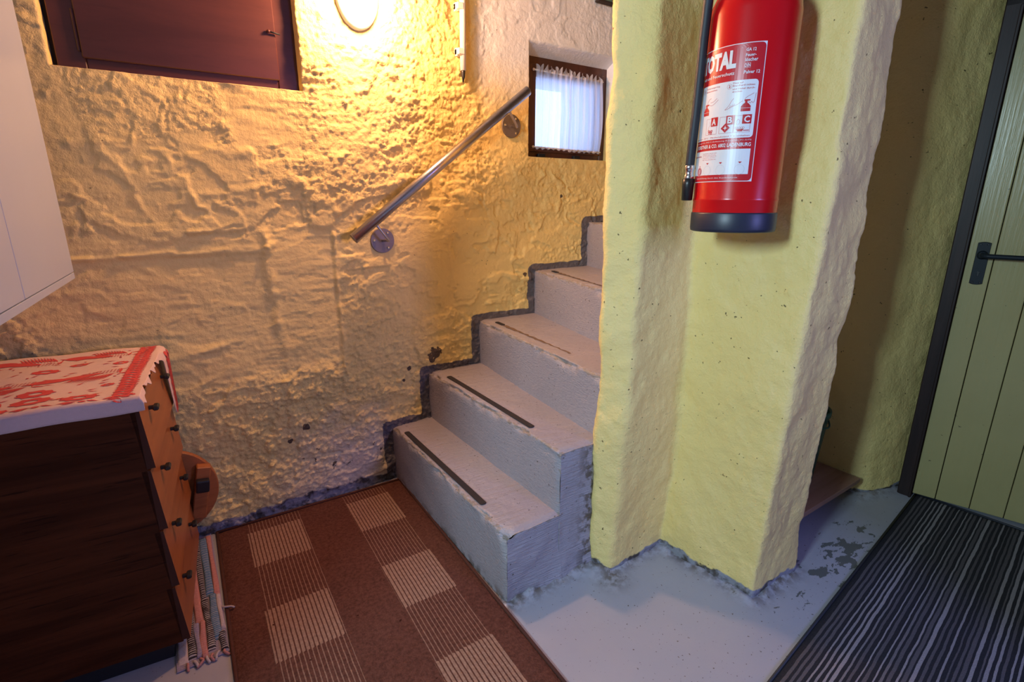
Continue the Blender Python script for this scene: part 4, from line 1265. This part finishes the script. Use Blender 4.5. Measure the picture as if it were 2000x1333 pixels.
def bird(cx, cy, s, fl=1):
    ell(cx-0.030*s, cy-0.004*fl*s, 0.034*s, 0.017*s, 0.22*fl)
    ell(cx+0.012*s, cy+0.010*fl*s, 0.040*s, 0.014*s, 0.35*fl)
    for k in range(11):                                  # wing and tail feathers
        t = k/10
        leaf(cx+(0.018+0.062*t)*s, cy+0.006*fl*s, cx+(-0.006+0.066*t)*s, cy-(0.034+0.010*math.sin(t*3))*fl*s, 0.0028*s)
    for r_ in range(3):
        for k in range(9):
            leaf(cx+(0.026+0.0068*k)*s, cy+(0.014+0.010*r_)*fl*s, cx+(0.0305+0.0068*k)*s, cy+(0.021+0.010*r_)*fl*s, 0.0016*s)
    leaf(cx+0.086*s, cy+0.040*fl*s, cx+0.090*s, cy-0.010*fl*s, 0.0035*s); leaf(cx+0.088*s, cy-0.006*fl*s, cx+0.115*s, cy-0.014*fl*s, 0.0040*s)
    leaf(cx-0.060*s, cy-0.006*fl*s, cx-0.076*s, cy-0.016*fl*s, 0.0040*s)
bird(-0.160, 0.215, 1.15); bird(-0.320, 0.185, 1.10); bird(-0.150, 0.425, 1.0, -1); bird(-0.310, 0.425, 1.05, -1)
ell(-0.335, 0.098, 0.044, 0.026, 0.3); ell(-0.272, 0.072, 0.026, 0.036, 0.4)
for k in range(9): leaf(-0.325+0.0075*k, 0.120+0.003*k, -0.345+0.012*k, 0.165, 0.0030)
for cx, cy, a in ((-0.200, 0.118, 0.034), (-0.195, 0.066, 0.036), (-0.108, 0.048, 0.034), (-0.225, 0.305, 0.028), (-0.355, 0.310, 0.034), (-0.245, 0.022, 0.024), (-0.070, 0.315, 0.018), (-0.165, 0.345, 0.020), (-0.070, 0.130, 0.014)):
    ringp(cx, cy, a, a*0.62)
for k in range(60):
    x = -0.36+0.31*random.random(); y = 0.03+0.42*random.random(); q = random.random()*1.2-0.3
    leaf(x, y, x+0.022*math.cos(q), y+0.022*math.sin(q), 0.0024)
for k in range(26): ell(-0.36+0.31*random.random(), 0.03+0.43*random.random(), 0.0035, 0.003, 0, 6)
# leafy border along the front edge and the near edge
y = 0.010; k = 0
while y < CL-0.01:
    for sg in (-1, 1):
        ell(-0.026+sg*0.0095, y+0.006*sg, 0.0130, 0.0066, 0.75*sg+0.15*math.sin(k), 9, 0.15, 3)
    leaf(-0.050, y+0.006, -0.026, y+0.012, 0.0045); leaf(-0.008, y-0.004, -0.026, y, 0.003)
    ell(-0.026, y+0.008, 0.0065, 0.0052, 0.5, 8); y += 0.0185; k += 1
x = -0.375
while x < -0.05:
    leaf(x, 0.012, x+0.040, 0.022+0.006*math.sin(x*90), 0.0050); leaf(x+0.010, 0.004, x+0.034, 0.012, 0.0036); ell(x+0.044, 0.014, 0.007, 0.005); leaf(x+0.05, 0.020, x+0.075, 0.008, 0.004)
    x += 0.078
# red print on the long hanging corner
for k in range(30):
    x = 0.025+0.185*k/29; y = CL-0.012-0.030*max(0, 1-k/24)+0.012*math.sin(k*2.1)
    ell(x, min(y, CL-0.006), 0.010, 0.015, 0.5*math.sin(k), 9, 0.2, 3); ell(x, CL-0.004, 0.006, 0.007)
po = obj('red_print', merge(*prints), M['cloth_red'], cl, False, world=False)
po['kind'] = 'stuff'

# ---------------------------------------------------------------- round stool leaning behind the chest
sx_, sz_, sr = -0.123, 0.206, 0.155
st = thing('round_stool', 'round wooden stool tipped on edge between chest and wall', 'stool', (sx_, 1.895, 0.03))
bm_ = xf(lathe([(sr-0.003, 0.0), (sr, 0.003), (sr, 0.017), (sr-0.003, 0.020)], 64), Matrix.Translation((sx_, 1.906, sz_)) @ Matrix.Rotation(R(90), 4, 'X'))
obj('seat', bm_, M['stool'], st)
for (lx, lz, w) in ((-0.016, 0.226, 0.021), (-0.215, 0.222, 0.016), (-0.120, 0.110, 0.016)):
    if lx < -0.1:
        # legs hidden behind the chest are kept short of its back
        continue
    lg = obj('leg', xf(box(-w, w, -0.036, 0.0, -0.120, 0.066, 0.003), Matrix.Translation((lx, 1.887, lz)) @ Matrix.Rotation(R(12), 4, 'Y')), M['stool'], st)
    f = obj('rubber_foot', xf(box(-0.0200, 0.0200, -0.026, 0.0, -0.022, 0.022, 0.006, 2), Matrix.Translation((lx+0.001, 1.850, lz+0.008)) @ Matrix.Rotation(R(8), 4, 'Y')), M['black_plastic'], lg)
    f['label'] = 'black rubber foot'

# ---------------------------------------------------------------- rag rug beside the chest
rg = thing('rag_rug', 'blue and pink woven rag rug strip between chest and brown rug', 'rug', (-0.07, 1.60, 0.0))
obj('rug_base', box(-0.135, -0.016, 1.318, 1.915, 0.001, 0.0045, 0.001), M['rag_lilac'], rg)
def rag_strip(x0, x1, y0, y1, ph, wob, h=0.010):
    n = 60; m = 9; V = []
    for i in range(n):
        y = y0+(y1-y0)*i/(n-1); t = i/(n-1)
        cx = (x0+x1)/2+wob*math.sin(t*5.0+ph); w = (x1-x0)/2*(0.95+0.14*math.sin(t*7+ph*2))
        tp = min(1, t*16+0.2, (1-t)*16+0.2)
        for j in range(m):
            u = -1+2*j/(m-1)
            V.append((cx+w*u, y, 0.0035+h*tp*math.sqrt(max(0, 1-u**4))*(0.86+0.14*math.sin(y*805))))
    return V, grid_faces(n, m, True).tolist()
for (a, b, y0, y1, m, ph, wb) in ((-0.132, -0.108, 1.335, 1.90, 'rag_white', 0.5, 0.001),
                                  (-0.112, -0.088, 1.58, 1.82, 'rag_blue', 0.4, 0.002), (-0.112, -0.088, 1.34, 1.575, 'rag_black', 1.4, 0.002), (-0.110, -0.090, 1.825, 1.905, 'rag_black', 1.4, 0.001),
                                  (-0.092, -0.066, 1.46, 1.885, 'rag_pink', 1.9, 0.003), (-0.092, -0.076, 1.335, 1.47, 'rag_lilac', 0.9, 0.002), (-0.080, -0.062, 1.325, 1.47, 'rag_pink', 2.7, 0.002),
                                  (-0.070, -0.052, 1.55, 1.905, 'rag_black', 2.2, 0.002), (-0.066, -0.046, 1.345, 1.56, 'rag_black', 0.2, 0.003),
                                  (-0.056, -0.031, 1.57, 1.895, 'rag_blue', 1.1, 0.001), (-0.050, -0.026, 1.375, 1.575, 'rag_blue', 2.5, 0.001),
                                  (-0.034, -0.018, 1.56, 1.90, 'rag_pink', 0.3, 0.001), (-0.030, -0.017, 1.41, 1.565, 'rag_white', 1.3, 0.001), (-0.036, -0.018, 1.325, 1.40, 'rag_black', 1.0, 0.001)):
    obj('woven_strip', rag_strip(a, b, y0, y1, ph, wb), M[m], rg, True)
for k in range(7):
    x = -0.110+0.014*k
    obj('fringe_thread', tube(bez([(x, 1.330, 0.006), (x+0.006*math.sin(k), 1.318, 0.008), (x+0.010*math.sin(k*2.3), 1.306, 0.003)], 4), [0.0035]*8+[0.002], 6), M['rag_white' if k % 2 else 'rag_pink'], rg, True)
obj('loose_thread', tube(bez([(-0.020, 1.50, 0.008), (-0.010, 1.485, 0.013), (0.004, 1.478, 0.0135), (0.012, 1.470, 0.0125)], 4), 0.0028, 6), M['rag_white'], rg, True)

# ---------------------------------------------------------------- white wall cabinet
wc = thing('wall_cabinet', 'white lacquered wall cabinet hanging above the chest', 'cabinet', (-0.42, 1.35, 0.95), R(-3.0))
# local coordinates: front at x = +0.165, doors along y
fx = 0.182; ya_, yb_ = -0.46, 0.448; zb_, zt_ = 0.0, 0.75
obj('cabinet_body', box(-0.19, fx-0.020, ya_, yb_, zb_, zt_, 0.001), M['white_lacquer'], wc, world=False)
obj('gap_shadow', box(fx-0.021, fx-0.0175, ya_+0.006, yb_-0.006, zb_+0.006, zt_-0.006), M['gap'], wc, world=False)
obj('bottom_rail', box(fx-0.020, fx, ya_, yb_, zb_, zb_+0.016, 0.0008), M['white_lacquer'], wc, world=False)
obj('door_panel', box(fx-0.018, fx, -0.016, yb_, zb_+0.0180, zt_, 0.0008), M['white_lacquer'], wc, world=False)
obj('door_panel', box(fx-0.018, fx, ya_, -0.0195, zb_+0.0180, zt_, 0.0008), M['white_lacquer'], wc, world=False)

# ---------------------------------------------------------------- things high on the stair wall, cut by the top of the picture
bd = thing('wall_board', 'tan and teal board with a dark lower edge high beside the window', 'board', (1.90, 1.91, 1.99))
obj('board', box(1.805, 2.25, 1.900, 1.920, 1.998, 2.12, 0.003), M['tan'], bd)
obj('dark_edge', box(1.72, 2.25, 1.896, 1.925, 1.990, 1.998, 0.002), M['gap'], bd)
obj('teal_end', box(1.72, 1.802, 1.900, 1.920, 1.998, 2.12, 0.003), M['teal'], bd)
def cloth_fold(x0, x1, z0, z1, y):
    nu, nv = 24, 14; V = []
    for i in range(nu):
        for j in range(nv):
            u = i/(nu-1); v = j/(nv-1)
            V.append((x0+(x1-x0)*u, y-0.012-0.010*math.sin(u*14)-0.004*math.sin(v*9+u*3), z0+(z1-z0)*v+0.004*math.sin(u*11)))
    return V, grid_faces(nu, nv).tolist()
lc = obj('hanging_cloth', cloth_fold(1.872, 1.98, 1.972, 2.16, 1.895), M['lilac'], None, True)
md = lc.modifiers.new('thickness', 'SOLIDIFY'); md.thickness = 0.003
sel_tag(lc, 'lilac cloth hanging over the tan board beside the window', 'cloth')
